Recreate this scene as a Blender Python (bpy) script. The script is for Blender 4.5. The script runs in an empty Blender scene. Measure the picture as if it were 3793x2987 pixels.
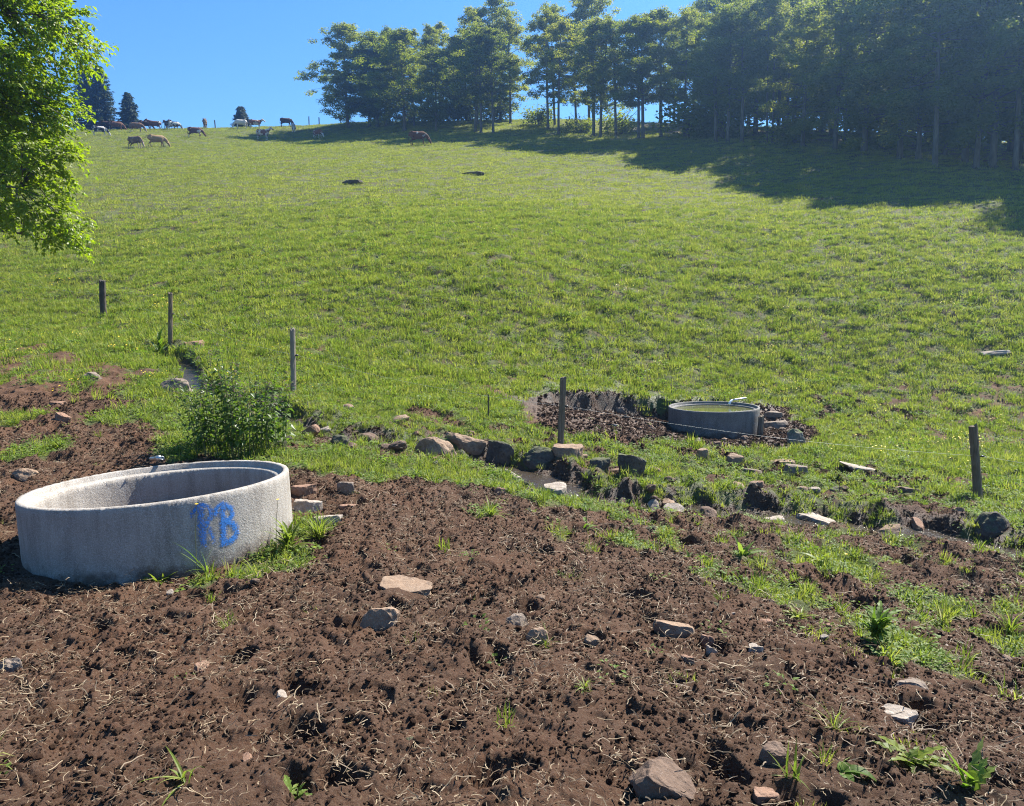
import bpy, bmesh, math, random
import numpy as np
from mathutils import Vector, Matrix, noise as mnoise

SC = bpy.context.scene
COL = SC.collection
random.seed(7)
RNG = np.random.default_rng(7)
R = math.radians

# ------------------------------------------------------------------ camera, sky, sun, exposure
EYE = np.array([0.0, 0.0, 1.65])
PITCH, ROLL = R(-6.88), R(-1.0)
fwd = np.array([0, math.cos(PITCH), math.sin(PITCH)])
up0 = np.array([0, -math.sin(PITCH), math.cos(PITCH)])
rgt0 = np.array([1.0, 0, 0])
rgt = rgt0 * math.cos(ROLL) + up0 * math.sin(ROLL)
upv = -rgt0 * math.sin(ROLL) + up0 * math.cos(ROLL)
cam = bpy.data.cameras.new('camera')
cam.sensor_width = 36.0
cam.lens = 36.0 * 2700 / 3793
cam.clip_start = 0.1
cam.clip_end = 2000
cam_o = bpy.data.objects.new('camera', cam)
COL.objects.link(cam_o)
M = Matrix.Identity(4)
for i in range(3):
    M[i][0] = rgt[i]; M[i][1] = upv[i]; M[i][2] = -fwd[i]; M[i][3] = EYE[i]
cam_o.matrix_world = M
SC.camera = cam_o

SUN_AZ, SUN_EL = R(48), R(50)
SUN_DIR = Vector((math.sin(SUN_AZ) * math.cos(SUN_EL), math.cos(SUN_AZ) * math.cos(SUN_EL), math.sin(SUN_EL)))
world = bpy.data.worlds.new('World')
SC.world = world
world.use_nodes = True
wn, wl = world.node_tree.nodes, world.node_tree.links
sky = wn.new('ShaderNodeTexSky')
sky.sky_type = 'NISHITA'
sky.sun_disc = False
sky.sun_elevation = SUN_EL
sky.sun_rotation = SUN_AZ
sky.altitude = 1000
sky.air_density = 1.0
sky.dust_density = 0.2
sky.ozone_density = 3.0
hsv = wn.new('ShaderNodeHueSaturation')
hsv.inputs['Saturation'].default_value = 1.25
wl.new(sky.outputs[0], hsv.inputs['Color'])
wl.new(hsv.outputs[0], wn['Background'].inputs['Color'])
wn['Background'].inputs['Strength'].default_value = 0.082
sun = bpy.data.lights.new('sun', 'SUN')
sun.energy = 5.0
sun.angle = R(0.5)
sun.color = (1.0, 0.95, 0.86)
sun_o = bpy.data.objects.new('sun', sun)
COL.objects.link(sun_o)
sun_o.rotation_euler = SUN_DIR.to_track_quat('Z', 'Y').to_euler()
sun_o.location = (40, 40, 80)
SC.view_settings.view_transform = 'Standard'
SC.view_settings.look = 'None'
SC.view_settings.exposure = 1.55
SC.view_settings.gamma = 1.0
SC.cycles.use_denoising = True
SC.cycles.denoising_input_passes = 'RGB_ALBEDO_NORMAL'
SC.cycles.denoising_prefilter = 'NONE'
SC.cycles.max_bounces = 6
SC.cycles.filter_width = 1.1
SC.cycles.transparent_max_bounces = 12
SC.cycles.volume_bounces = 0
SC.cycles.caustics_reflective = False
SC.cycles.caustics_refractive = False

# ------------------------------------------------------------------ place data (metres; x right, y up the slope)
CTRL = [(-0.03, 2.35, -0.03),(-1.76, 2.3, 0.04),(1.83, 2.45, -0.14),(-0.81, 2.32, 0.0),(0.84, 2.4, -0.08),(-2.64, 3.55, -0.06),(-1.46, 3.6, -0.11),(-0.77, 4.72, -0.16),(0.51, 3.62, -0.15),(3.23, 4.4, -0.59),(1.77, 4.3, -0.36),(-2.52, 4.8, -0.16),(-3.8, 5.2, -0.12),(0.49, 6.7, -0.36),(-1.28, 6.7, -0.15),(2.25, 6.6, -0.64),(5.54, 8.2, -1.07),(-4.02, 8.3, 0.14),(-5.81, 8.3, 0.17),(-2.69, 8.4, 0.09),(-8.78, 12.5, 0.74),(-6.88, 12.0, 0.75),(-11.04, 20.0, 1.84),(-7.58, 16.2, 1.22),(-3.81, 12.6, 0.38),(0.73, 11.3, -0.44),(7.24, 11.0, -1.29),(-1.29, 10.6, -0.17),(0.71, 9.6, -0.55),(2.39, 9.2, -0.72),(4.28, 9.3, -1.02),(4.34, 15.4, -1.06),(1.56, 14.5, -0.47),(5.85, 14.5, -0.93),(11.39, 16.0, -1.29),(6.65, 18.0, -0.83),(2.0, 18.5, 0.04),(10.12, 19.0, -0.77),(-16.55, 24.0, 2.97),(-8.16, 22.0, 2.74),(0.06, 22.0, 2.6),(8.65, 26.0, 2.62),(17.44, 25.0, 2.42),(-21.99, 45.0, 9.56),(-4.78, 43.0, 8.93),(12.28, 46.0, 9.15),(15.28, 43.0, 8.46),(22.81, 33.0, 5.77),(-36.74, 80.0, 20.29),(-8.88, 76.0, 19.15),(10.42, 74.0, 18.82),(20.7, 63.0, 15.69),(25.24, 50.0, 11.58),(27.98, 43.0, 9.17),(-22.21, 95.0, 24.69),(-30.75, 104.0, 27.85),(-39.7, 102.0, 27.27),(-48.28, 100.0, 26.74),(-55.91, 97.0, 25.97),(-61.63, 92.0, 24.75),(-20.6, 98.0, 26.38),(-3.53, 88.0, 23.29),(4.73, 100.0, 27.11),(26.91, 82.0, 21.3),(38.56, 60.0, 13.79),(-60.0, 130.0, 26.5),(-20.0, 135.0, 25.5),(20.0, 135.0, 25.0),(60.0, 125.0, 22.0),(-60.0, 170.0, 14.0),(0.0, 180.0, 10.0),(60.0, 170.0, 8.0),(110.0, 120.0, 12.0),(-100.0, 100.0, 24.0),(-90.0, 60.0, 14.5),(-60.0, 30.0, 6.0),(-40.0, 10.0, 2.5),(-20.0, 8.0, 1.6),(-25.0, 20.0, 2.9),(-8.0, 5.0, 0.1),(-10.0, 0.0, 0.2),(0.0, 0.0, 0.02),(0.0, -6.0, 0.3),(10.0, -4.0, -0.4),(14.0, 4.0, -1.2),(18.0, 10.0, -2.0),(30.0, 16.0, -2.0),(50.0, 30.0, 2.5),(70.0, 55.0, 10.0),(75.0, 80.0, 17.0),(120.0, 80.0, 12.0),(0.0, -30.0, 2.0),(-40.0, -20.0, 4.0),(40.0, -20.0, -4.0),(80.0, 0.0, -4.0),(-140.0, 0.0, 8.0),(-150.0, 150.0, 15.0),(150.0, 0.0, -5.0)]
P_MUD_A = [(-8.21, 11.66),(-7.22, 11.06),(-6.32, 10.61),(-5.58, 10.38),(-4.71, 9.53),(-4.33, 8.5),(-3.96, 8.07),(-3.18, 7.97),(-2.46, 7.65),(-2.21, 7.83),(-1.99, 8.26),(-1.42, 8.06),(-0.76, 8.35),(-0.15, 8.13),(0.46, 7.58),(0.96, 7.56),(1.46, 7.07),(1.41, 6.02),(1.6, 5.29),(1.73, 4.67),(1.96, 4.2),(2.29, 3.91),(2.85, 3.87),(6, 4.2),(7, -8),(-14, -8),(-14, 11.5)]
P_MIX = [(1.02, 8.01),(2.31, 8.43),(3.48, 8.54),(4.69, 8.68),(6.59, 9.15),(8, 9),(7.5, 4.4),(2.82, 3.82),(2.26, 3.86),(1.94, 4.15),(1.71, 4.61),(1.58, 5.22),(1.39, 5.93),(1.44, 6.96)]
P_MUD_B = [(0.06, 16.22),(1.35, 17.83),(2.59, 18.45),(4.02, 18.38),(5.39, 18.13),(6.67, 18.07),(6.56, 16.56),(5.56, 13.99),(4.85, 14.37),(3.97, 14.6),(2.95, 14.3),(1.48, 13.74),(0.89, 14.32),(0.25, 15.07)]
P_THIN = [(6.76, 18.65),(9.48, 20.34),(14.56, 20.67),(16, 22),(16, 12),(9.84, 13.77),(8.68, 14.43),(5.87, 13.44),(6.67, 16.83)]
P_LMIX = [(-10.9, 15.6),(-9.31, 15.47),(-6.25, 12.8),(-4.65, 9.67),(-4.12, 8.3),(-5.65, 7.9),(-11, 9),(-11, 14)]
P_STRIP = [(-3.14, 10.32),(-1.54, 12.73),(0.12, 12.78),(2.73, 13.26),(5.41, 13.39),(8.65, 12.92),(7.24, 10.07),(4.84, 8.96),(2.34, 8.57),(1.0, 7.87),(-0.15, 8.26),(-1.55, 8.17),(-2.35, 7.98)]
SPOTS = [(-10.2, 15.68, 0.28, 0),(-8.18, 14.16, 0.31, 0),(-6.52, 12.59, 0.33, 0),(-6.39, 11.66, 0.23, 0.1),(-2.4, 9.46, 0.22, 0.1),(-1.6, 12.59, 0.33, 0.1),(-6.57, 9.63, 0.3, 0.95),(-5.51, 8.38, 0.33, 0.75),(-5.49, 9.88, 0.36, 0.8),(-5.61, 11.45, 0.45, 0.9),(-1.78, 6.08, 0.2, 1),(-1.75, 5.34, 0.17, 1),(-1.93, 5.04, 0.15, 1),(-2.14, 4.88, 0.1, 0.9),(-7.57, 15.79, 0.25, 1),(-0.42, 14.44, 0.57, 1),(-2.09, 8.21, 0.32, 0.95),(-1.64, 8.11, 0.32, 0.85),(-0.79, 8.76, 0.52, 0.95),(0.07, 8.43, 0.39, 0.95),(0.6, 6.42, 0.3, 0.5),(1.04, 6.47, 0.22, 0.6),(-0.27, 6.91, 0.18, 0.5),(2.2, 10.66, 0.56, 1),(2.97, 6.72, 0.41, 0.9),(2.45, 4.65, 0.22, 1),(2.05, 5.36, 0.25, 0.85),(3.32, 4.75, 0.23, 0.95),(3.36, 5.6, 0.23, 0.8),(1.44, 10.28, 0.27, 0.2),(0.61, 9.87, 0.33, 0.3),(2.44, 7.96, 0.32, 0.2),(5.53, 9.64, 0.39, 0.1),(3.84, 7.55, 0.25, 0.15),(4.56, 7.4, 0.25, 0.2),(1.84, 6.72, 0.27, 0.15)]
BANK = [(0.05, 14.87),(1.12, 16.22),(2.43, 17.25),(3.81, 17.42),(5.32, 17.87),(6.36, 18.2)]
STREAM = [(-7.55, 15.54),(-6.25, 14.15),(-5.27, 12.21),(-3.99, 11.67),(-2.57, 10.17),(-1.47, 10.39),(-0.58, 10.3),(0.22, 10.05),(0.69, 9.3),(1.57, 9.06),(2.55, 9.34),(3.43, 9.35),(4.31, 9.23),(5.24, 9.03),(6.01, 8.33)]
ROCKS = [(-1.049, 9.574, 0.554, 0.29, 0.19, 'round', 'tan', 'rounded tan boulder in the grass beside the stream bank, left of the slanting slab'),(-0.706, 10.637, 0.664, 0.238, 0.18, 'slabt', 'tan', 'long flat tan slab slanting down to the right above the rounded boulder'),(-0.195, 10.443, 0.398, 0.316, 0.19, 'block', 'dark', 'dark pointed boulder just right of the long slanting slab'),(0.38, 10.418, 0.549, 0.288, 0.2, 'round', 'dark', 'dark squat boulder with a mossy flat top left of the leaning stream-side post'),(0.809, 10.38, 0.465, 0.246, 0.21, 'slab', 'tan', 'light tan flat-topped stone at the foot of the leaning post by the stream'),(1.201, 9.945, 0.328, 0.223, 0.22, 'block', 'dark', 'dark wet stone on the stream bank below the light tan stone'),(1.659, 9.932, 0.381, 0.302, 0.22, 'block', 'dark', 'large dark block in the undercut stream bank'),(-1.679, 7.103, 0.169, 0.141, 0.24, 'block', 'grey', 'small grey-brown boulder standing alone on the mud right of the near trough'),(-1.558, 6.682, 0.195, 0.062, 0.25, 'slab', 'red', 'thin flat reddish stone on the mud below the small lone boulder'),(-2.085, 7.0, 0.25, 0.12, 0.23, 'slab', 'red', 'reddish broken stone touching the right side of the near trough, uppermost of three'),(-1.916, 6.52, 0.26, 0.156, 0.25, 'block', 'pale', 'pale angular stone against the right side of the near trough, middle of three'),(-1.659, 6.156, 0.287, 0.123, 0.27, 'slab', 'pale', 'pale flat slab by the grass right of the near trough, lowest of three'),(-0.737, 4.584, 0.346, 0.111, 0.37, 'slab', 'tan', 'long low tan stone lying on the bare mud in the centre foreground'),(-0.797, 4.016, 0.234, 0.158, 0.41, 'block', 'tan', 'blocky flat-topped tan stone on the mud in front of the long low stone'),(-0.002, 4.081, 0.144, 0.094, 0.42, 'round', 'grey', 'upper stone of a touching pair half sunk in the mud'),(0.116, 3.839, 0.141, 0.099, 0.44, 'round', 'tan', 'lower stone of a touching pair with a grass tuft at its foot'),(0.95, 4.106, 0.245, 0.123, 0.42, 'slab', 'tan', 'broad tan slab tilted in the mud right of the foreground centre'),(1.111, 4.021, 0.087, 0.06, 0.43, 'block', 'red', 'small reddish stone tucked against the right of the broad tilted slab'),(1.07, 3.773, 0.067, 0.067, 0.44, 'slab', 'pale', 'small pale flake standing in the mud below the small reddish stone'),(1.342, 3.839, 0.063, 0.063, 0.44, 'slab', 'pale', 'small pale triangular flake alone on the mud'),(0.882, 3.554, 0.073, 0.044, 0.46, 'slab', 'red', 'orange-tan flat stone lying in the mud below the broad tilted slab'),(1.618, 4.512, 0.104, 0.031, 0.4, 'slab', 'red', 'thin reddish stone at the edge of the grass'),(0.982, 2.608, 0.112, 0.098, 0.56, 'block', 'brown', 'brown angular boulder in the mud near the lower right'),(0.512, 2.373, 0.216, 0.116, 0.61, 'slabt', 'brown', 'big brown slab half buried at the bottom edge of the picture'),(0.877, 2.385, 0.09, 0.04, 0.6, 'slab', 'red', 'low reddish stone cut off by the bottom edge right of the half buried slab'),(2.042, 3.532, 0.184, 0.082, 0.45, 'slab', 'grey', 'grey stone capped with soil on the right side of the mud'),(1.768, 3.145, 0.165, 0.052, 0.48, 'slab', 'pale', 'pale flat stone flush with the ground below the soil-capped grey stone'),(1.859, 3.114, 0.086, 0.026, 0.48, 'slab', 'pale', 'small pale chip at the right end of the pale flush stone'),(-2.522, 3.438, 0.117, 0.145, 0.38, 'block', 'grey', 'square grey stone cut off by the left edge below the near trough'),(-5.006, 7.279, 0.269, 0.106, 0.18, 'round', 'tan', 'low tan stone in the mud left of the near trough'),(4.035, 9.286, 0.568, 0.222, 0.25, 'slabt', 'pale', 'large pale slanting slab beside the stream on the right'),(3.423, 9.309, 0.309, 0.111, 0.25, 'slab', 'pale', 'long pale stone left of the large slanting streamside slab'),(6.111, 8.919, 0.452, 0.345, 0.25, 'round', 'dark', 'big dark boulder below the right-hand fence post'),(3.763, 12.006, 0.348, 0.206, 0.2, 'block', 'tan', 'tan cracked block in the grass in front of the water-filled trough'),(4.64, 12.229, 0.436, 0.129, 0.2, 'slab', 'tan', 'flat tan stone in the grass right of the cracked block'),(4.595, 11.574, 0.382, 0.153, 0.21, 'slab', 'grey', 'grey flat stone just below the flat tan stone'),(6.057, 16.605, 0.675, 0.261, 0.15, 'slab', 'grey', 'flat grey stone against the right side of the water-filled trough'),(6.309, 17.374, 0.455, 0.205, 0.14, 'block', 'grey', 'upper grey stone behind the right side of the water-filled trough'),(5.643, 14.215, 0.336, 0.299, 0.17, 'round', 'moss', 'mossy green-topped stone right of the water-filled trough'),(3.246, 12.214, 0.209, 0.145, 0.19, 'block', 'tan', 'small tan upright stone in the grass below the water-filled trough'),(6.007, 12.11, 0.688, 0.128, 0.2, 'slabt', 'pale', 'long thin pale stone lying in the grass on the right'),(-6.869, 11.788, 0.352, 0.153, 0.07, 'round', 'grey', 'grey rounded stone in the grass above the left edge of the mud'),(-5.374, 11.503, 0.494, 0.225, 0.09, 'round', 'grey', 'grey boulder beside the stream left of the nettle bush'),(-6.812, 15.41, 0.538, 0.159, 0.03, 'slab', 'red', 'orange-tan flat stone in the grass beside the slim fence post'),(-2.236, 9.252, 0.255, 0.134, 0.17, 'round', 'dark', 'dark stone in the grass right of the nettle bush'),(-9.387, 45.008, 1.19, 0.227, -0.17, 'slab', 'dark', 'dark rock lying alone up on the meadow'),(-2.365, 50.804, 1.469, 0.224, -0.18, 'slab', 'dark', 'low dark rock higher on the meadow, right of the other meadow rock'),(14.09, 21.002, 0.844, 0.095, 0.05, 'slab', 'pale', 'pale slab in the grass at the right edge of the meadow'),(-5.993, 9.539, 0.187, 0.125, 0.12, 'slabt', 'red', 'reddish tilted stone in the mud left of the nettle bush'),(-6.512, 10.316, 0.229, 0.061, 0.1, 'slab', 'red', 'thin reddish stone lying flat on the left mud'),(-11.899, 19.587, 0.227, 0.113, -0.0, 'round', 'pale', 'small pale stone in the grass left of the dark fence post'),(3.775, 11.184, 0.296, 0.089, 0.21, 'slab', 'grey', 'small grey stone in the grass between the cracked block and the stream'),(6.043, 10.887, 0.433, 0.188, 0.22, 'slab', 'brown', 'brown flat stone in the grass left of the right-hand fence post'),(1.95, 8.472, 0.169, 0.113, 0.26, 'block', 'grey', 'small stone in the shallow stream water'),(1.636, 8.597, 0.126, 0.08, 0.25, 'round', 'dark', 'wet dark pebble in the glinting stream'),(0.753, 8.735, 0.174, 0.081, 0.24, 'slab', 'grey', 'grey stone lapped by the upper stream water'),(4.89, 15.13, 0.258, 0.159, 0.17, 'round', 'brown', 'brown stone at the foot of the water-filled trough'),(3.961, 13.888, 0.201, 0.128, 0.18, 'round', 'brown', 'small brown stone on the mud in front of the water-filled trough'),(2.532, 17.058, 0.223, 0.111, 0.12, 'block', 'grey', 'small grey stone on the mud bank left of the water-filled trough'),(0.182, 8.524, 0.135, 0.09, 0.24, 'round', 'grey', 'grey stone at the muddy edge below the dark squat boulder'),(-0.146, 7.911, 0.147, 0.094, 0.24, 'round', 'red', 'reddish stone at the upper edge of the open mud')]
POSTS = [((-10.904, 19.755, 1.798),(-10.887, 19.755, 2.75), 0.079, 'dark weathered fence post on the left, thickest and farthest up the slope'),((-7.356, 15.734, 1.139),(-7.245, 15.734, 2.243), 0.046, 'slim fence post with weeds at its foot, between the dark and the pale post'),((-3.759, 12.44, 0.362),(-3.7, 12.44, 1.473), 0.043, 'pale grey fence post standing behind the nettle bush'),((0.73, 11.239, -0.456),(0.799, 11.239, 0.67), 0.05, 'leaning brown fence post beside the stream in the centre'),((7.168, 10.887, -1.282),(6.971, 10.887, -0.131), 0.061, 'grey-brown fence post leaning left at the right edge of the picture')]
CREST_POSTS = [(-44.57, 99.07),(-43.63, 99.47),(-40.24, 100.87),(-39.05, 101.32),(-39.02, 101.32),(-33.65, 102.88),(-30.87, 103.58),(-29.45, 103.68),(-27.09, 103.63),(-25.66, 103.43),(-22.57, 102.68)]
COWS = [(-45.63, 84.77, 0, 'graze', 'blackwhite', 1.03, 1.82, 'white cow speckled with black, grazing alone at the left below the big spruce'),(-47.9, 92.91, 0, 'graze', 'brownwhite', 0.73, 1.79, 'red-brown cow with white legs grazing on the crest at the foot of the big spruce'),(-50.9, 96.02, 180, 'graze', 'darkbrown', 0.62, 1.33, 'dark brown cow on the crest half hidden behind the others below the small spruce'),(-44.12, 90.11, -15, 'graze', 'brown', 0.98, 1.47, 'grey-brown cow grazing in front of the row on the crest below the small spruce'),(-45.66, 95.58, 0, 'graze', 'darkbrown', 0.64, 1.29, 'dark brown cow whose head is hidden behind its white-faced neighbour on the crest'),(-44.16, 94.96, 180, 'stand', 'brownwhite', 0.85, 1.69, 'brown and white cow with a white face held up, facing left on the crest'),(-42.96, 96.0, 120, 'stand', 'darkbrown', 0.72, 0.9, 'dark cow half hidden behind the black and white cow on the crest'),(-41.93, 95.27, 0, 'graze', 'blackwhite', 0.87, 1.74, 'black cow with white patches standing broadside on the crest'),(-36.16, 87.69, -5, 'graze', 'brownwhite', 1.2, 1.99, 'big brown cow with a white shoulder and dark legs grazing below the crest'),(-39.16, 98.23, 85, 'stand', 'brown', 0.66, 0.53, 'cow seen end-on as a small dark shape on the skyline'),(-37.1, 75.26, -42, 'graze', 'brown', 1.29, 1.64, 'brown cow with pale hind legs seen from behind, left of the tan cow'),(-35.46, 76.42, 0, 'graze', 'tan', 1.25, 2.31, 'tan cow with raised tail grazing, nearest on the left slope'),(-34.65, 98.66, 180, 'graze', 'white', 1.0, 1.88, 'all white cow in the shade next to the tiny spruce'),(-32.95, 99.2, 5, 'stand', 'redwhite', 0.97, 1.76, 'white cow with red-brown patches in the shade, head raised to the right'),(-28.42, 87.97, -22, 'stand', 'redwhite', 1.5, 1.66, 'red and white cow standing alert and facing the viewer on the sunlit slope'),(-29.51, 101.17, 0, 'graze', 'darkbrown', 0.89, 1.73, 'black-brown cow grazing on the skyline in the tree shade'),(-26.94, 95.48, -95, 'graze', 'grey', 1.17, 0.63, 'pale grey cow seen from behind in the tree shade'),(-22.38, 89.23, -50, 'graze', 'redwhite', 1.21, 1.26, 'red-brown cow with white legs and white face grazing at the edge of the shade'),(-8.5, 72.92, -4, 'graze', 'brownwhite', 1.3, 2.07, 'red-brown cow with white back stripe and white legs grazing in front of the wood')]
TREES = [(-20.51, 97.53, 0.79, 13.2, 2.5, 'leftmost beech of the wood, leaning its low boughs out over the crest'),(-17.47, 96.18, 0.72, 9.9, 2.0, None),(-16.49, 96.08, 0.84, 11.8, 1.9, 'thick multi-stemmed beech among the close group at the left end of the wood'),(-15.33, 95.97, 0.48, 10.1, 1.7, None),(-12.12, 89.31, 0.72, 12.9, 3.4, 'dark beech in front of the left group, behind the black-brown grazing cow'),(-8.16, 86.85, 0.49, 10.5, 3.8, 'slender beech with bare lower trunk against blue sky'),(-6.42, 99.01, 0.62, 11.9, 3.4, None),(-5.26, 98.06, 0.43, 12.6, 3.7, None),(-3.53, 83.74, 0.42, 13.3, 5.0, 'pale-trunked beech with a bare straight stem above the cow with the white back stripe'),(-2.86, 82.4, 0.46, 12.3, 4.5, None),(-1.51, 81.69, 0.56, 12.7, 4.5, None),(-0.78, 96.28, 0.42, 13.4, 3.8, None),(0.39, 90.96, 0.45, 14.1, 4.0, None),(5.24, 77.42, 0.63, 13.5, 6.3, 'tall beech with one thick stem and a forked crown in the centre of the wood'),(7.36, 80.47, 0.35, 13.0, 5.2, None),(8.61, 75.53, 0.42, 13.3, 4.9, None),(9.13, 74.01, 0.37, 13.6, 4.9, None),(10.38, 72.12, 0.68, 13.4, 4.5, 'thick dark beech at the front edge of the wood, right of the forked one'),(12.32, 71.05, 0.49, 13.6, 4.0, None),(12.72, 70.82, 0.35, 13.5, 3.8, None),(14.59, 71.74, 0.45, 13.5, 4.3, None),(16.31, 69.54, 0.48, 13.6, 4.7, None),(17.74, 64.29, 0.4, 13.3, 4.9, None),(18.39, 63.06, 0.36, 13.1, 4.6, None),(19.31, 62.19, 0.35, 13.0, 4.6, None),(21.07, 61.33, 0.46, 13.1, 7.1, 'pale beech with a long bare stem leaning slightly, beside its twin'),(21.49, 61.19, 0.34, 13.1, 6.4, 'thinner twin stem just right of the pale leaning beech'),(22.72, 58.06, 0.44, 13.1, 2.9, None),(24.15, 55.62, 0.42, 12.7, 2.8, None),(25.08, 52.99, 0.4, 12.6, 2.7, None),(25.9, 49.69, 0.44, 12.5, 3.6, None),(26.57, 48.68, 0.34, 12.3, 3.7, None),(25.97, 45.69, 0.75, 12.5, 3.6, 'broad old beech with spreading pale roots at the right of the wood'),(28.74, 47.29, 0.39, 12.5, 3.1, None),(28.32, 45.45, 0.46, 12.5, 2.9, None),(29.32, 45.45, 0.51, 12.5, 3.2, 'heavy trunked beech near the right edge, beside the old one with roots'),(29.99, 44.39, 0.42, 12.7, 3.2, None)]
STROKES = [[(-0.9379, -0.1212),(-0.9171, -0.0894),(-0.8902, -0.0689),(-0.8581, -0.0638),(-0.825, -0.0816),(-0.8054, -0.1166),(-0.8077, -0.1524),(-0.8268, -0.1845),(-0.8474, -0.1977)], [(-0.87, -0.0676),(-0.8752, -0.1179),(-0.8773, -0.1791),(-0.8775, -0.2409),(-0.8787, -0.3026),(-0.8756, -0.3447)], [(-0.8474, -0.1977),(-0.8306, -0.2407),(-0.8143, -0.2964),(-0.8025, -0.3462)], [(-0.7737, -0.1441),(-0.7659, -0.1042),(-0.7386, -0.0861),(-0.7067, -0.0868),(-0.6696, -0.1045),(-0.646, -0.1385),(-0.6428, -0.1742),(-0.663, -0.2043),(-0.697, -0.2141),(-0.7206, -0.2116)], [(-0.7169, -0.094),(-0.7197, -0.1509),(-0.7228, -0.2132),(-0.7249, -0.2758),(-0.7312, -0.3375),(-0.7356, -0.3701)], [(-0.697, -0.2141),(-0.6565, -0.2398),(-0.6271, -0.2792),(-0.6255, -0.3224),(-0.6474, -0.354),(-0.688, -0.3719),(-0.7356, -0.3701)]]
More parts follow.
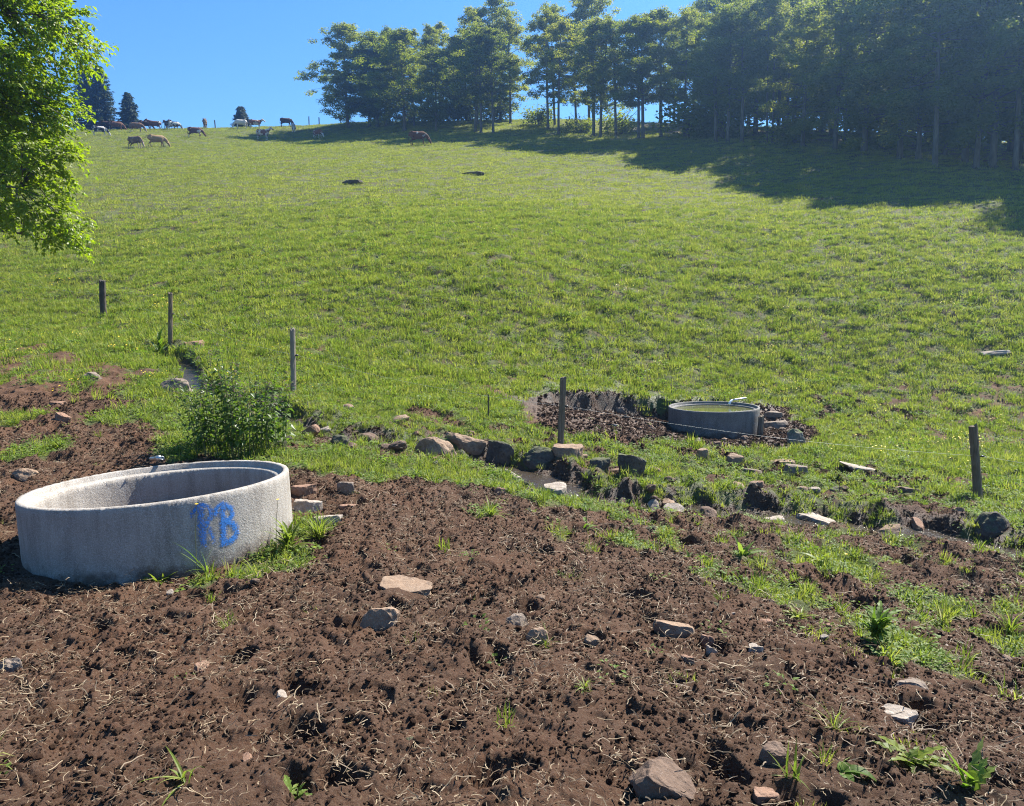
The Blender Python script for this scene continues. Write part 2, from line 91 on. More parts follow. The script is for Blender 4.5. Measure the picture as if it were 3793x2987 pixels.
NEAR_CLUMPS = [(-8.52, 14.65, 7.69, 0.22),(-8.19, 14.13, 7.24, 0.18),(-7.55, 13.3, 6.8, 0.19),(-7.7, 13.94, 6.92, 0.16),(-7.31, 13.29, 6.64, 0.24),(-7.87, 14.37, 6.79, 0.18),(-7.56, 13.98, 6.5, 0.24),(-8.01, 14.82, 6.69, 0.23),(-7.66, 13.91, 6.28, 0.2),(-8.01, 14.42, 6.43, 0.16),(-8.04, 14.2, 6.39, 0.18),(-8.59, 14.78, 6.65, 0.17),(-8.69, 14.42, 6.46, 0.23),(-8.31, 13.61, 5.99, 0.23),(-8.9, 14.77, 6.19, 0.16),(-8.62, 14.47, 5.99, 0.16),(-8.3, 14.11, 5.72, 0.19),(-7.91, 13.57, 5.45, 0.19),(-8.48, 14.65, 5.58, 0.19),(-7.8, 13.47, 5.18, 0.22),(-8.27, 14.01, 5.26, 0.22),(-8.22, 13.62, 4.99, 0.19),(-8.74, 14.64, 4.98, 0.2),(-8.32, 14.11, 4.77, 0.18),(-7.75, 13.23, 4.41, 0.23),(-7.85, 13.35, 4.39, 0.23),(-8.32, 13.86, 4.33, 0.24),(-8.33, 13.92, 4.11, 0.23),(-8.38, 14.2, 4.04, 0.18),(-8.63, 14.53, 4.06, 0.21),(-8.66, 14.43, 3.76, 0.2),(-8.06, 13.6, 3.46, 0.21),(-7.88, 13.39, 3.3, 0.22),(-8.43, 14.34, 3.25, 0.19),(-8.59, 14.64, 3.11, 0.18),(-8.12, 13.9, 3.07, 0.22),(-8.28, 13.88, 3.12, 0.22),(-8.68, 14.3, 3.27, 0.24),(-9.3, 14.99, 3.49, 0.22),(-9.27, 14.66, 3.54, 0.17),(-9.41, 14.48, 3.57, 0.23),(-9.26, 13.92, 3.48, 0.2),(-8.49, 13.0, 5.88, 0.3),(-9.53, 15.4, 3.63, 0.28),(-9.54, 15.23, 8.38, 0.37),(-9.39, 13.67, 5.49, 0.31),(-9.2, 15.25, 8.21, 0.27),(-8.05, 13.01, 7.47, 0.26),(-9.74, 15.23, 5.14, 0.28),(-8.84, 14.3, 4.55, 0.34),(-9.35, 13.56, 7.29, 0.26),(-10.05, 14.56, 7.36, 0.38),(-9.1, 14.08, 6.42, 0.34),(-9.08, 13.89, 4.63, 0.37),(-9.8, 14.31, 3.85, 0.35),(-8.76, 14.29, 6.73, 0.23),(-10.01, 14.24, 5.64, 0.37),(-10.11, 14.28, 5.51, 0.33),(-8.51, 14.46, 5.7, 0.31),(-8.63, 14.44, 7.13, 0.34),(-8.26, 13.76, 3.31, 0.3),(-8.47, 13.04, 7.54, 0.26),(-7.71, 13.17, 6.64, 0.25),(-8.6, 14.43, 5.82, 0.3),(-10.21, 15.4, 6.19, 0.26),(-7.81, 13.5, 6.76, 0.28),(-9.91, 13.95, 3.46, 0.25),(-9.39, 13.56, 7.72, 0.3),(-8.25, 13.26, 3.42, 0.37),(-9.04, 13.84, 4.23, 0.33),(-9.15, 14.98, 8.1, 0.37),(-9.66, 15.46, 6.76, 0.29),(-8.44, 13.16, 6.12, 0.27),(-9.44, 14.41, 8.08, 0.3),(-10.65, 15.39, 8.02, 0.24),(-10.36, 15.08, 6.53, 0.22),(-10.56, 14.78, 3.6, 0.27),(-9.5, 15.32, 7.47, 0.39),(-9.41, 13.48, 5.45, 0.29),(-7.99, 13.49, 4.5, 0.28),(-9.37, 14.77, 6.54, 0.36),(-8.58, 13.17, 5.75, 0.29),(-8.97, 14.47, 5.28, 0.36),(-10.09, 15.31, 7.11, 0.31),(-8.59, 13.34, 3.64, 0.31),(-10.01, 15.13, 6.9, 0.29),(-8.23, 13.97, 7.24, 0.23),(-9.22, 13.47, 7.22, 0.37),(-8.86, 13.02, 3.87, 0.23),(-10.83, 15.12, 3.64, 0.22),(-9.04, 13.53, 5.16, 0.4),(-9.43, 14.49, 5.48, 0.27),(-8.99, 15.1, 8.26, 0.34),(-8.66, 13.68, 4.84, 0.27),(-8.84, 14.53, 8.09, 0.25),(-9.91, 14.53, 3.72, 0.26),(-9.54, 14.52, 5.43, 0.24),(-8.53, 14.36, 5.69, 0.35),(-10.67, 15.57, 7.78, 0.27),(-8.99, 13.81, 7.77, 0.32),(-9.49, 13.67, 6.66, 0.25),(-9.95, 14.36, 6.61, 0.29),(-10.48, 15.3, 3.77, 0.24),(-10.29, 15.13, 5.16, 0.39),(-9.78, 14.1, 7.32, 0.32),(-9.01, 14.69, 7.28, 0.32),(-9.46, 13.85, 6.41, 0.3),(-10.42, 15.14, 4.91, 0.22),(-9.27, 14.1, 5.81, 0.26),(-9.46, 14.35, 7.54, 0.25),(-8.11, 13.1, 7.28, 0.34),(-9.46, 15.33, 5.66, 0.27),(-9.89, 14.19, 7.21, 0.25),(-9.38, 13.98, 4.49, 0.28),(-10.47, 15.59, 6.0, 0.25),(-8.76, 14.35, 5.58, 0.24),(-8.44, 13.02, 3.65, 0.26),(-10.3, 14.64, 5.72, 0.24),(-9.05, 13.27, 7.65, 0.34),(-8.36, 13.31, 4.22, 0.31),(-8.44, 15.07, 6.79, 0.3),(-8.99, 14.05, 7.5, 0.29),(-9.84, 14.77, 6.37, 0.32),(-10.04, 14.84, 4.81, 0.3),(-9.42, 15.17, 7.82, 0.28),(-9.06, 13.99, 7.22, 0.31),(-8.67, 13.72, 5.89, 0.37),(-8.62, 13.91, 7.69, 0.31),(-9.72, 15.31, 8.26, 0.25),(-8.25, 13.04, 4.59, 0.31),(-8.19, 13.0, 5.75, 0.22),(-8.68, 13.87, 5.89, 0.24),(-9.91, 15.13, 5.08, 0.36),(-10.03, 14.27, 6.63, 0.37),(-9.25, 14.79, 4.29, 0.23),(-9.21, 15.35, 7.42, 0.4),(-8.58, 13.16, 5.52, 0.36),(-8.98, 15.16, 7.48, 0.32),(-10.38, 15.21, 7.5, 0.23),(-10.63, 15.11, 3.7, 0.27),(-8.48, 13.33, 7.71, 0.22),(-8.22, 13.37, 4.98, 0.37),(-9.29, 14.72, 5.38, 0.26),(-8.38, 13.66, 7.43, 0.3),(-8.77, 14.05, 4.39, 0.22),(-10.31, 14.7, 6.13, 0.31),(-9.15, 13.21, 5.43, 0.23),(-9.18, 14.31, 7.45, 0.39),(-9.52, 14.36, 4.04, 0.36),(-9.31, 13.31, 3.6, 0.35),(-9.26, 13.34, 6.49, 0.33),(-8.94, 13.57, 5.26, 0.29),(-9.91, 15.58, 4.88, 0.28),(-9.13, 13.41, 6.79, 0.29),(-9.46, 13.94, 7.39, 0.37),(-8.66, 13.76, 5.44, 0.32),(-8.77, 14.56, 6.72, 0.36),(-8.65, 13.34, 5.73, 0.27),(-9.06, 13.22, 7.58, 0.38),(-9.95, 15.22, 5.61, 0.32),(-8.79, 13.09, 7.58, 0.36),(-8.54, 13.57, 5.7, 0.39)]
P_MUD_B = [(-0.39, 15.32),(-0.04, 16.12),(1.33, 17.63),(2.58, 18.38),(4.01, 18.33),(5.39, 18.13),(6.7, 18.13),(7.12, 17.12),(6.26, 14.57),(5.17, 13.7),(4.28, 13.72),(3.1, 13.31),(2.07, 12.91),(1.37, 12.75),(0.72, 13.05),(-0.04, 13.82)]

# ------------------------------------------------------------------ helpers
def tag(o, label=None, cat=None, group=None, kind=None):
    if label: o['label'] = label
    if cat: o['category'] = cat
    if group: o['group'] = group
    if kind: o['kind'] = kind
    return o

def link(name, data, parent=None):
    o = bpy.data.objects.new(name, data)
    COL.objects.link(o)
    if parent is not None: o.parent = parent
    return o

def empty(name, loc, rz=0.0):
    o = link(name, None)
    o.empty_display_size = 0.2
    o.location = loc
    o.rotation_euler = (0, 0, rz)
    return o

def npmesh(name, V, F, mat=None, smooth=False):
    """V (n,3), F (m,k) int array, or a list of such arrays of different k."""
    Fs = F if isinstance(F, list) else [F]
    me = bpy.data.meshes.new(name)
    V = np.asarray(V, np.float32)
    me.vertices.add(len(V))
    me.vertices.foreach_set('co', V.ravel())
    nl = sum(f.size for f in Fs)
    npoly = sum(len(f) for f in Fs)
    me.loops.add(nl)
    me.loops.foreach_set('vertex_index', np.concatenate([f.ravel() for f in Fs]).astype(np.int32))
    me.polygons.add(npoly)
    tot = np.concatenate([np.full(len(f), f.shape[1], np.int32) for f in Fs])
    st = np.concatenate([[0], np.cumsum(tot)[:-1]]).astype(np.int32)
    me.polygons.foreach_set('loop_start', st)
    me.polygons.foreach_set('loop_total', tot)
    me.update(calc_edges=True)
    me.polygons.foreach_set('use_smooth', np.full(npoly, smooth))
    if mat is not None: me.materials.append(mat)
    return me

def hash2(ix, iy, seed):
    h = (ix.astype(np.int64) * 374761393 + iy.astype(np.int64) * 668265263 + seed * 1442695041) & 0xFFFFFFFF
    h = ((h ^ (h >> 13)) * 1274126177) & 0xFFFFFFFF
    h = ((h ^ (h >> 16)) * 2246822519) & 0xFFFFFFFF
    return ((h ^ (h >> 15)) & 0xFFFFFF) / float(0x1000000)

def pn(x, y, seed=0):
    """gradient noise, about -1..1"""
    ix = np.floor(x); iy = np.floor(y)
    fx = x - ix; fy = y - iy
    u = fx * fx * fx * (fx * (fx * 6 - 15) + 10); v = fy * fy * fy * (fy * (fy * 6 - 15) + 10)
    def g(dx, dy):
        a = hash2(ix + dx, iy + dy, seed) * 2 * np.pi
        return np.cos(a) * (fx - dx) + np.sin(a) * (fy - dy)
    a = g(0, 0) * (1 - u) + g(1, 0) * u
    b = g(0, 1) * (1 - u) + g(1, 1) * u
    return (a * (1 - v) + b * v) * 1.5

def fbm(x, y, octv=4, seed=0, gain=0.5, lac=2.03):
    s = 0; a = 1; t = 0
    for i in range(octv):
        s = s + a * pn(x, y, seed + i * 17); t += a
        a *= gain; x = x * lac + 13.7; y = y * lac - 7.1
    return s / t

def worley(x, y, seed=0):
    ix = np.floor(x); iy = np.floor(y)
    best = np.full(np.shape(x), 9.0); idv = np.zeros(np.shape(x))
    for dx in (-1, 0, 1):
        for dy in (-1, 0, 1):
            cx = ix + dx; cy = iy + dy
            px = cx + hash2(cx, cy, seed); py = cy + hash2(cx, cy, seed + 5)
            d = np.hypot(x - px, y - py)
            k = d < best
            idv = np.where(k, hash2(cx, cy, seed + 9), idv)
            best = np.where(k, d, best)
    return best, idv

def sst(a, b, x):
    t = np.clip((x - a) / (b - a), 0, 1)
    return t * t * (3 - 2 * t)

def seg_dist(x, y, pts, closed=False):
    """distance to a polyline; the side (+ left of travel) and the running position"""
    n = len(pts)
    best = np.full(np.shape(x), 1e9); side = np.zeros(np.shape(x)); par = np.zeros(np.shape(x))
    for i in range(n if closed else n - 1):
        ax, ay = pts[i]; bx, by = pts[(i + 1) % n]
        dx, dy = bx - ax, by - ay
        t = np.clip(((x - ax) * dx + (y - ay) * dy) / (dx * dx + dy * dy + 1e-12), 0, 1)
        ex = x - ax - t * dx; ey = y - ay - t * dy
        d = np.hypot(ex, ey)
        k = d < best
        best = np.where(k, d, best)
        side = np.where(k, np.sign(dx * (y - ay) - dy * (x - ax)), side)
        par = np.where(k, i + t, par)
    return best, side, par

def poly_sdf(x, y, pts):
    """negative inside"""
    d, _, _ = seg_dist(x, y, pts, True)
    ins = np.zeros(np.shape(x), bool)
    n = len(pts)
    for i in range(n):
        ax, ay = pts[i]; bx, by = pts[(i + 1) % n]
        c = ((ay > y) != (by > y)) & (x < (bx - ax) * (y - ay) / ((by - ay) if by != ay else 1e-9) + ax)
        ins ^= c
    return np.where(ins, -d, d)

# ------------------------------------------------------------------ the lie of the land
CT = np.array(CTRL)
def _tk(r2): return np.where(r2 > 1e-12, r2 * np.log(np.maximum(r2, 1e-12)), 0)
def _tps():
    P = CT[:, :2]; n = len(P)
    A = np.zeros((n + 3, n + 3))
    A[:n, :n] = _tk(((P[:, None] - P[None]) ** 2).sum(2)) + 2.0 * np.eye(n)
    A[:n, n] = 1; A[:n, n + 1:] = P; A[n, :n] = 1; A[n + 1:, :n] = P.T
    b = np.zeros(n + 3); b[:n] = CT[:, 2]
    return np.linalg.solve(A, b)
CF = _tps()
def H0(x, y):
    out = CF[-3] + CF[-2] * x + CF[-1] * y
    for i in range(len(CT)):
        out = out + CF[i] * _tk((x - CT[i, 0]) ** 2 + (y - CT[i, 1]) ** 2)
    return out

def cover(x, y):
    """how much of the ground the grass covers here (0 bare mud, 1 closed sward)"""
    c = np.ones(np.shape(x))
    n1 = fbm(x * 0.9, y * 0.9, 3, 101) ; n2 = fbm(x * 3.1, y * 3.1, 3, 111)
    near = (y < 32) & (y > -12) & (np.abs(x) < 30)
    xs, ys, a, b = x[near], y[near], n1[near], n2[near]
    cc = np.ones(xs.shape)
    def put(pts, val, soft, wob=0.5):
        d = poly_sdf(xs, ys, pts) + (a * 0.6 + b * 0.4) * wob
        k = sst(soft, -soft, d)
        cc[:] = cc * (1 - k) + val * k
    put(P_THIN, 0.54, 1.2, 1.0)
    put(P_STRIP, 0.52, 0.4, 1.0)
    put(P_LMIX, 0.44, 0.5)
    put(P_MIX, 0.36, 0.35, 0.7)
    put(P_MUD_B, 0.0, 0.40, 1.1)
    e, s_, p_ = seg_dist(xs, ys, BANK)
    k = sst(-0.02, 0.10, e * s_ + 0.10 * b) * (e < 1.5) * sst(0, 0.4, p_)
    cc[:] = cc * (1 - k) + 0.93 * k
    put(P_MUD_A, 0.0, 0.16, 0.45)
    for sx, sy, sr, val in SPOTS:
        d = np.hypot(xs - sx, (ys - sy) * 0.75) - sr * (1 + 0.6 * a + 0.5 * b)
        k = sst(0.15 * sr + 0.04, -0.15 * sr - 0.04, d)
        cc = cc * (1 - k) + val * k
    dist, _, _ = seg_dist(xs, ys, STREAM)
    k = sst(0.36, 0.14, dist + 0.15 * b)
    cc = cc * (1 - k) + 0.0 * k
    c[near] = cc
    n = 0.5 + 0.62 * fbm(x * 2.2 + 5, y * 2.2, 4, 131, 0.6)
    t = np.where(c > 0.97, -0.6, 1 - c)
    g = sst(t - 0.10, t + 0.10, n)
    # worn soil crumbs showing in the open pasture
    holes = sst(-0.32, -0.10, fbm(x * 2.6, y * 3.2, 3, 161, 0.6) + 0.25 * fbm(x * 0.35, y * 0.5, 2, 165))
    g = g * np.where((y > 10.5) & (c > 0.9), 0.50 + 0.50 * holes, 1.0)
    bare = sst(0.30, 0.42, fbm(x * 1.1, y * 1.6, 4, 151, 0.6)) * sst(9, 13, y) * (c > 0.9)
    g = g * (1 - 0.75 * bare * sst(70, 25, y))
    return np.clip(g, 0, 1)

TROUGH_A = (-2.887, 5.867)
TROUGH_B = (4.57, 16.40)
def Hd(x, y, g=None, fine=True):
    """full ground height with hummocks, bank, stream bed, clods and hoof holes"""
    x = np.asarray(x, float); y = np.asarray(y, float)
    sh = x.shape
    x = x.ravel(); y = y.ravel()
    if g is None: g = cover(x, y)
    h = H0(x, y)
    r = np.hypot(x, y)
    mid = sst(7, 12, y)
    h = h + 0.045 * fbm(x * 1.5, y * 1.5, 3, 11) * g * (0.4 + 0.6 * mid) + 0.05 * fbm(x * 2.6, y * 3.4, 2, 13) * mid * sst(60, 30, y)
    h = h + (0.10 * fbm(x * 0.28, y * 0.5, 3, 21) + 0.15 * fbm(x * 0.40, y * 1.0, 3, 25) + 0.05 * fbm(x * 1.5, y * 2.6, 3, 27)) * sst(12, 24, y)
    near = (r < 34) & (y > -3)
    xs, ys, gs = x[near], y[near], g[near]
    dh = np.zeros(xs.shape)
    # cut bank behind the water-filled trough
    d, side, par = seg_dist(xs, ys, BANK)
    n = len(BANK) - 1
    endf = sst(0.1, 1.3, par) * sst(n, n - 1.2, par)
    sd = d * side + 0.30 * fbm(xs * 1.3, ys * 1.3, 2, 31) + 0.05 * fbm(xs * 3.5, ys * 3.5, 2, 33)
    face = endf * sst(0.40, 0.18, np.abs(sd + 0.05))
    dh += endf * (0.22 * sst(-0.14, 0.12, sd) * np.exp(-np.maximum(sd, 0) / 2.0) - 0.26 * sst(0.12, -0.14, sd) * np.exp(np.minimum(sd, 0) / 1.1))
    # stream bed
    d, side, par = seg_dist(xs, ys, STREAM)
    d = d + 0.14 * fbm(xs * 2.4, ys * 2.4, 3, 41)
    far = side > 0
    d = d + 0.14 * sst(0.0, -1.5, xs)
    dh -= np.where(far, 0.27 * sst(0.60, 0.12, d), 0.27 * sst(0.60 + 0.60 * sst(-1.0, 0.6, xs), 0.13, d))
    dh += far * 0.15 * sst(1.5, 0.60, d) * sst(0.30, 0.55, d) * (0.3 + fbm(xs * 1.9, ys * 1.9, 3, 45))
    # soil: undulation, hoof holes, clods
    m = 1 - gs
    keep = np.ones(xs.shape)
    for (tx, ty) in (TROUGH_A, TROUGH_B):
        keep *= 1 - 0.7 * sst(1.25, 0.95, np.hypot(xs - tx, ys - ty))
    soil = 0.045 * fbm(xs * 1.3, ys * 1.3, 2, 51)
    w, wid = worley(xs * 2.6 + 0.25 * pn(xs * 7, ys * 7, 3), ys * 2.6 + 0.25 * pn(xs * 7 + 9, ys * 7, 4), 55)
    soil -= (0.060 * (wid > 0.62) + 0.022) * sst(0.34, 0.10, w)
    soil += 0.022 * sst(0.30, 0.38, w) * sst(0.60, 0.42, w)
    soil += 0.034 * fbm(xs * 5.5, ys * 5.5, 2, 61)
    if fine:
        w2, id2 = worley(xs * 9 + 0.3 * pn(xs * 17, ys * 17, 6), ys * 9, 65)
        vary = np.clip(0.55 + 1.1 * fbm(xs * 1.1, ys * 1.1, 3, 63), 0.12, 1.5)
        soil += 0.030 * (0.55 - w2) * (0.3 + 1.2 * id2) * sst(18, 10, ys) * vary
        w3, id3 = worley(xs * 24 + 0.4 * pn(xs * 40, ys * 40, 8), ys * 24, 67)
        soil += 0.013 * vary * (0.5 - w3) * (0.3 + 1.1 * id3) * sst(12, 7, ys)
        soil += 0.007 * vary * (pn(xs * 38, ys * 38, 69) + 0.3 * pn(xs * 60, ys * 60, 71)) * sst(9, 6, ys)
    # poached, humpy ground where grass and mud mix
    hump = sst(4.2, 6.0, ys) * sst(15, 12.5, ys) * sst(-9, -7.5, xs) * (0.35 + 0.65 * sst(0.6, 1.4, xs + 0.5 * (ys - 8)))
    dh += hump * (0.11 * fbm(xs * 1.7, ys * 1.7, 2, 57) + 0.09 * fbm(xs * 3.7, ys * 3.7, 2, 58))
    dh += soil * m * keep * (1 - 0.55 * face)
    dh += gs * (0.03 * fbm(xs * 6, ys * 6, 2, 75) if fine else 0)
    h[near] += dh
    return h.reshape(sh)

def gz(x, y):
    return float(Hd(np.array([x]), np.array([y]))[0])

# ------------------------------------------------------------------ materials
class NT:
    """small node-tree helper"""
    def __init__(s, name):
        s.m = bpy.data.materials.new(name); s.m.use_nodes = True
        s.t = s.m.node_tree; s.n = s.t.nodes
        s.b = s.n['Principled BSDF']; s.out = s.n['Material Output']
    def new(s, typ, **kw):
        n = s.n.new(typ)
        for k, v in kw.items():
            if k in n.inputs: n.inputs[k].default_value = v
            else: setattr(n, k, v)
        return n
    def ln(s, a, b): s.t.links.new(a, b)
    def noise(s, vec, scale, detail=4, rough=0.6, dim='3D'):
        n = s.new('ShaderNodeTexNoise', noise_dimensions=dim, Scale=scale, Detail=detail, Roughness=rough)
        if vec is not None: s.ln(vec, n.inputs['Vector'])
        return n.outputs['Fac']
    def ramp(s, fac, stops, interp='LINEAR'):
        r = s.new('ShaderNodeValToRGB'); r.color_ramp.interpolation = interp
        e = r.color_ramp.elements
        while len(e) < len(stops): e.new(0.5)
        for k, (p, c) in enumerate(stops):
            e[k].position = p
            e[k].color = (c, c, c, 1) if isinstance(c, (int, float)) else (*c, 1)
        s.ln(fac, r.inputs[0]); return r.outputs[0]
    def mix(s, fac, a, b, mode='MIX'):
        m = s.new('ShaderNodeMix', data_type='RGBA', blend_type=mode)
        for sock, v in ((m.inputs[0], fac), (m.inputs[6], a), (m.inputs[7], b)):
            if isinstance(v, (int, float)): sock.default_value = v
            elif isinstance(v, tuple): sock.default_value = (*v, 1)
            else: s.ln(v, sock)
        return m.outputs[2]
    def math(s, op, a, b=0.0, c=None):
        m = s.new('ShaderNodeMath', operation=op)
        for i, v in enumerate((a, b) if c is None else (a, b, c)):
            if isinstance(v, (int, float)): m.inputs[i].default_value = v
            else: s.ln(v, m.inputs[i])
        return m.outputs[0]
    def attr(s, name, typ='GEOMETRY'):
        a = s.new('ShaderNodeAttribute', attribute_name=name, attribute_type=typ); return a
    def coord(s, which='Object'):
        return s.new('ShaderNodeTexCoord').outputs[which]
    def bump(s, h, strength, dist):
        b = s.new('ShaderNodeBump', Strength=strength, Distance=dist)
        s.ln(h, b.inputs['Height']); s.ln(b.outputs[0], s.b.inputs['Normal']); return b
    def rough(s, v): s.b.inputs['Roughness'].default_value = v
    def spec(s, v): s.b.inputs['Specular IOR Level'].default_value = v
    def base(s, c):
        if isinstance(c, tuple): s.b.inputs['Base Color'].default_value = (*c, 1)
        else: s.ln(c, s.b.inputs['Base Color'])

def leaf_mat(name, stops, trans, amount=0.45, rough=0.45, spec=0.35, pos_scale=0.0):
    """thin leaves: reflect and let sunlight through; colour varies per leaf cluster"""
    t = NT(name)
    rnd = t.new('ShaderNodeObjectInfo').outputs['Random']
    geo = t.new('ShaderNodeNewGeometry')
    ri = geo.outputs['Random Per Island']
    v = t.math('ADD', t.math('MULTIPLY', rnd, 0.5), t.math('MULTIPLY', ri, 0.5))
    if pos_scale:
        v = t.math('ADD', t.math('MULTIPLY', v, 0.55), t.math('MULTIPLY', t.noise(geo.outputs['Position'], pos_scale, 3), 0.30))
        v = t.math('ADD', v, t.math('MULTIPLY', t.noise(geo.outputs['Position'], pos_scale * 0.14, 3), 0.30))
        v = t.math('SUBTRACT', v, 0.05)
    col = t.ramp(v, stops)
    t.base(col); t.rough(rough); t.spec(spec)
    tr = t.new('ShaderNodeBsdfTranslucent')
    t.ln(t.mix(1.0, col, trans, 'MULTIPLY'), tr.inputs['Color'])
    mx = t.new('ShaderNodeMixShader'); mx.inputs[0].default_value = amount
    t.ln(t.b.outputs[0], mx.inputs[1]); t.ln(tr.outputs[0], mx.inputs[2])
    t.ln(mx.outputs[0], t.out.inputs['Surface'])
    return t.m

def make_ground():
    t = NT('ground')
    pos = t.new('ShaderNodeNewGeometry').outputs['Position']
    g = t.attr('grass').outputs['Fac']
    lit = t.attr('litter').outputs['Fac']
    wet = t.attr('wet').outputs['Fac']  # damp soil by the stream; along the cut bank, painted shade
    n1 = t.noise(pos, 0.7, 3); n2 = t.noise(pos, 9, 5, 0.7); n3 = t.noise(pos, 70, 3, 0.7)
    red = t.mix(t.ramp(n1, [(0.35, 0.0), (0.65, 1.0)]), (0.074, 0.035, 0.018), (0.104, 0.045, 0.021))
    soil = t.mix(t.ramp(n2, [(0.3, 0.0), (0.7, 1.0)]), red, t.mix(0.45, red, (0.120, 0.067, 0.037)))
    soil = t.mix(t.ramp(n3, [(0.45, 0.0), (0.72, 0.75)]), soil, (0.150, 0.098, 0.062))
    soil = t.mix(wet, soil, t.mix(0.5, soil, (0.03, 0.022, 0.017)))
    gr = t.mix(t.ramp(t.noise(pos, 1.3, 5, 0.65), [(0.35, 0.0), (0.65, 1.0)]), (0.070, 0.084, 0.024), (0.110, 0.122, 0.036))
    gr = t.mix(t.ramp(t.noise(pos, 14, 4, 0.7), [(0.42, 0.0), (0.62, 0.7)]), gr, (0.056, 0.062, 0.022))
    fl = t.mix(t.ramp(n2, [(0.35, 0.0), (0.65, 1.0)]), (0.07, 0.05, 0.03), (0.13, 0.09, 0.055))
    gr = t.mix(lit, gr, fl)
    c = t.mix(g, soil, gr)
    t.base(c)
    t.ln(t.math('SUBTRACT', 0.92, t.math('MULTIPLY', wet, 0.5)), t.b.inputs['Roughness'])
    t.spec(0.3)
    t.bump(t.noise(pos, 60, 6, 0.8), 1.0, 0.03)
    return t.m

def rock_mat(name, a, b, moss=0.0, soil=0.25):
    t = NT(name)
    co = t.coord(); geo = t.new('ShaderNodeNewGeometry')
    n1 = t.noise(co, 5, 6, 0.65); n2 = t.noise(co, 28, 5, 0.7)
    c = t.mix(t.ramp(n1, [(0.35, 0.0), (0.68, 1.0)]), a, b)
    c = t.mix(t.ramp(n2, [(0.5, 0.0), (0.75, 0.6)]), c, tuple(min(1, x * 1.5) for x in b))
    c = t.mix(t.ramp(t.noise(co, 11, 4, 0.6), [(0.58, 0.0), (0.66, 0.55)]), c, tuple(x * 0.4 for x in a))
    if soil:
        sep = t.new('ShaderNodeSeparateXYZ'); t.ln(co, sep.inputs[0])
        k = t.math('MULTIPLY', t.ramp(t.noise(co, 7, 4), [(0.45, 0.0), (0.6, 1.0)]), soil)
        c = t.mix(k, c, (0.10, 0.065, 0.045))
    if moss:
        sep = t.new('ShaderNodeSeparateXYZ'); t.ln(geo.outputs['Normal'], sep.inputs[0])
        k = t.math('MULTIPLY', t.ramp(sep.outputs[2], [(0.3, 0.0), (0.75, 1.0)]), t.ramp(n1, [(0.35, 0.0), (0.55, moss)]))
        c = t.mix(k, c, (0.07, 0.10, 0.02))
    t.base(c); t.rough(0.88); t.spec(0.3)
    t.bump(t.noise(co, 22, 7, 0.7), 0.55, 0.03)
    return t.m

def concrete_mat(name, a, b, stain):
    t = NT(name)
    co = t.coord()
    n = t.noise(co, 3.0, 6, 0.65)
    c = t.mix(t.ramp(n, [(0.3, 0.0), (0.7, 1.0)]), a, b)
    st = t.new('ShaderNodeMapping'); st.inputs['Scale'].default_value = (6, 6, 0.9); t.ln(co, st.inputs['Vector'])
    c = t.mix(t.ramp(t.noise(st.outputs[0], 1.6, 5, 0.65), [(0.46, 0.0), (0.70, 0.75)]), c, stain)
    vo = t.new('ShaderNodeTexVoronoi', Scale=75.0); t.ln(co, vo.inputs['Vector'])
    pit = t.math('MULTIPLY', t.ramp(vo.outputs['Distance'], [(0.10, 1.0), (0.26, 0.0)]), t.ramp(t.noise(co, 20, 2), [(0.45, 0.0), (0.6, 1.0)]))
    c = t.mix(t.math('MULTIPLY', pit, 0.7), c, (0.09, 0.08, 0.075))
    c = t.mix(t.ramp(t.noise(co, 130, 2, 0.6), [(0.42, 0.0), (0.68, 0.35)]), c, (0.62, 0.60, 0.57))
    # mud splash colour painted at the ring's foot to deepen its front shade
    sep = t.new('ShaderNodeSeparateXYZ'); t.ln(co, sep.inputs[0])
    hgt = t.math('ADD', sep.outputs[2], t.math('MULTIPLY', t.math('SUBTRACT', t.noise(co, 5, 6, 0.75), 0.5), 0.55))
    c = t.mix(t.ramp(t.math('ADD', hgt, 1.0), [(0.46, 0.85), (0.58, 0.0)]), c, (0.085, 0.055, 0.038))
    t.base(c); t.rough(0.86); t.spec(0.3)
    h = t.math('SUBTRACT', t.noise(co, 60, 6, 0.72), t.math('MULTIPLY', pit, 0.5))
    t.bump(h, 0.65, 0.012)
    return t.m

def wood_mat(name, a, b):
    t = NT(name)
    co = t.coord()
    mp = t.new('ShaderNodeMapping'); mp.inputs['Scale'].default_value = (30, 30, 1.6); t.ln(co, mp.inputs['Vector'])
    n = t.noise(mp.outputs[0], 1.5, 6, 0.7)
    c = t.mix(t.ramp(n, [(0.3, 0.0), (0.7, 1.0)]), a, b)
    c = t.mix(t.ramp(t.noise(co, 4, 3), [(0.5, 0.0), (0.7, 0.5)]), c, tuple(x * 0.5 for x in a))
    t.base(c); t.rough(0.85); t.spec(0.25)
    t.bump(n, 0.8, 0.01)
    return t.m

def bark_mat(name, a, b):
    t = NT(name)
    co = t.coord()
    mp = t.new('ShaderNodeMapping'); mp.inputs['Scale'].default_value = (2.2, 2.2, 0.5); t.ln(co, mp.inputs['Vector'])
    n = t.noise(mp.outputs[0], 2.5, 6, 0.65)
    t.base(t.mix(t.ramp(n, [(0.35, 0.0), (0.65, 1.0)]), a, b)); t.rough(0.85)
    t.bump(n, 0.6, 0.05)
    return t.m

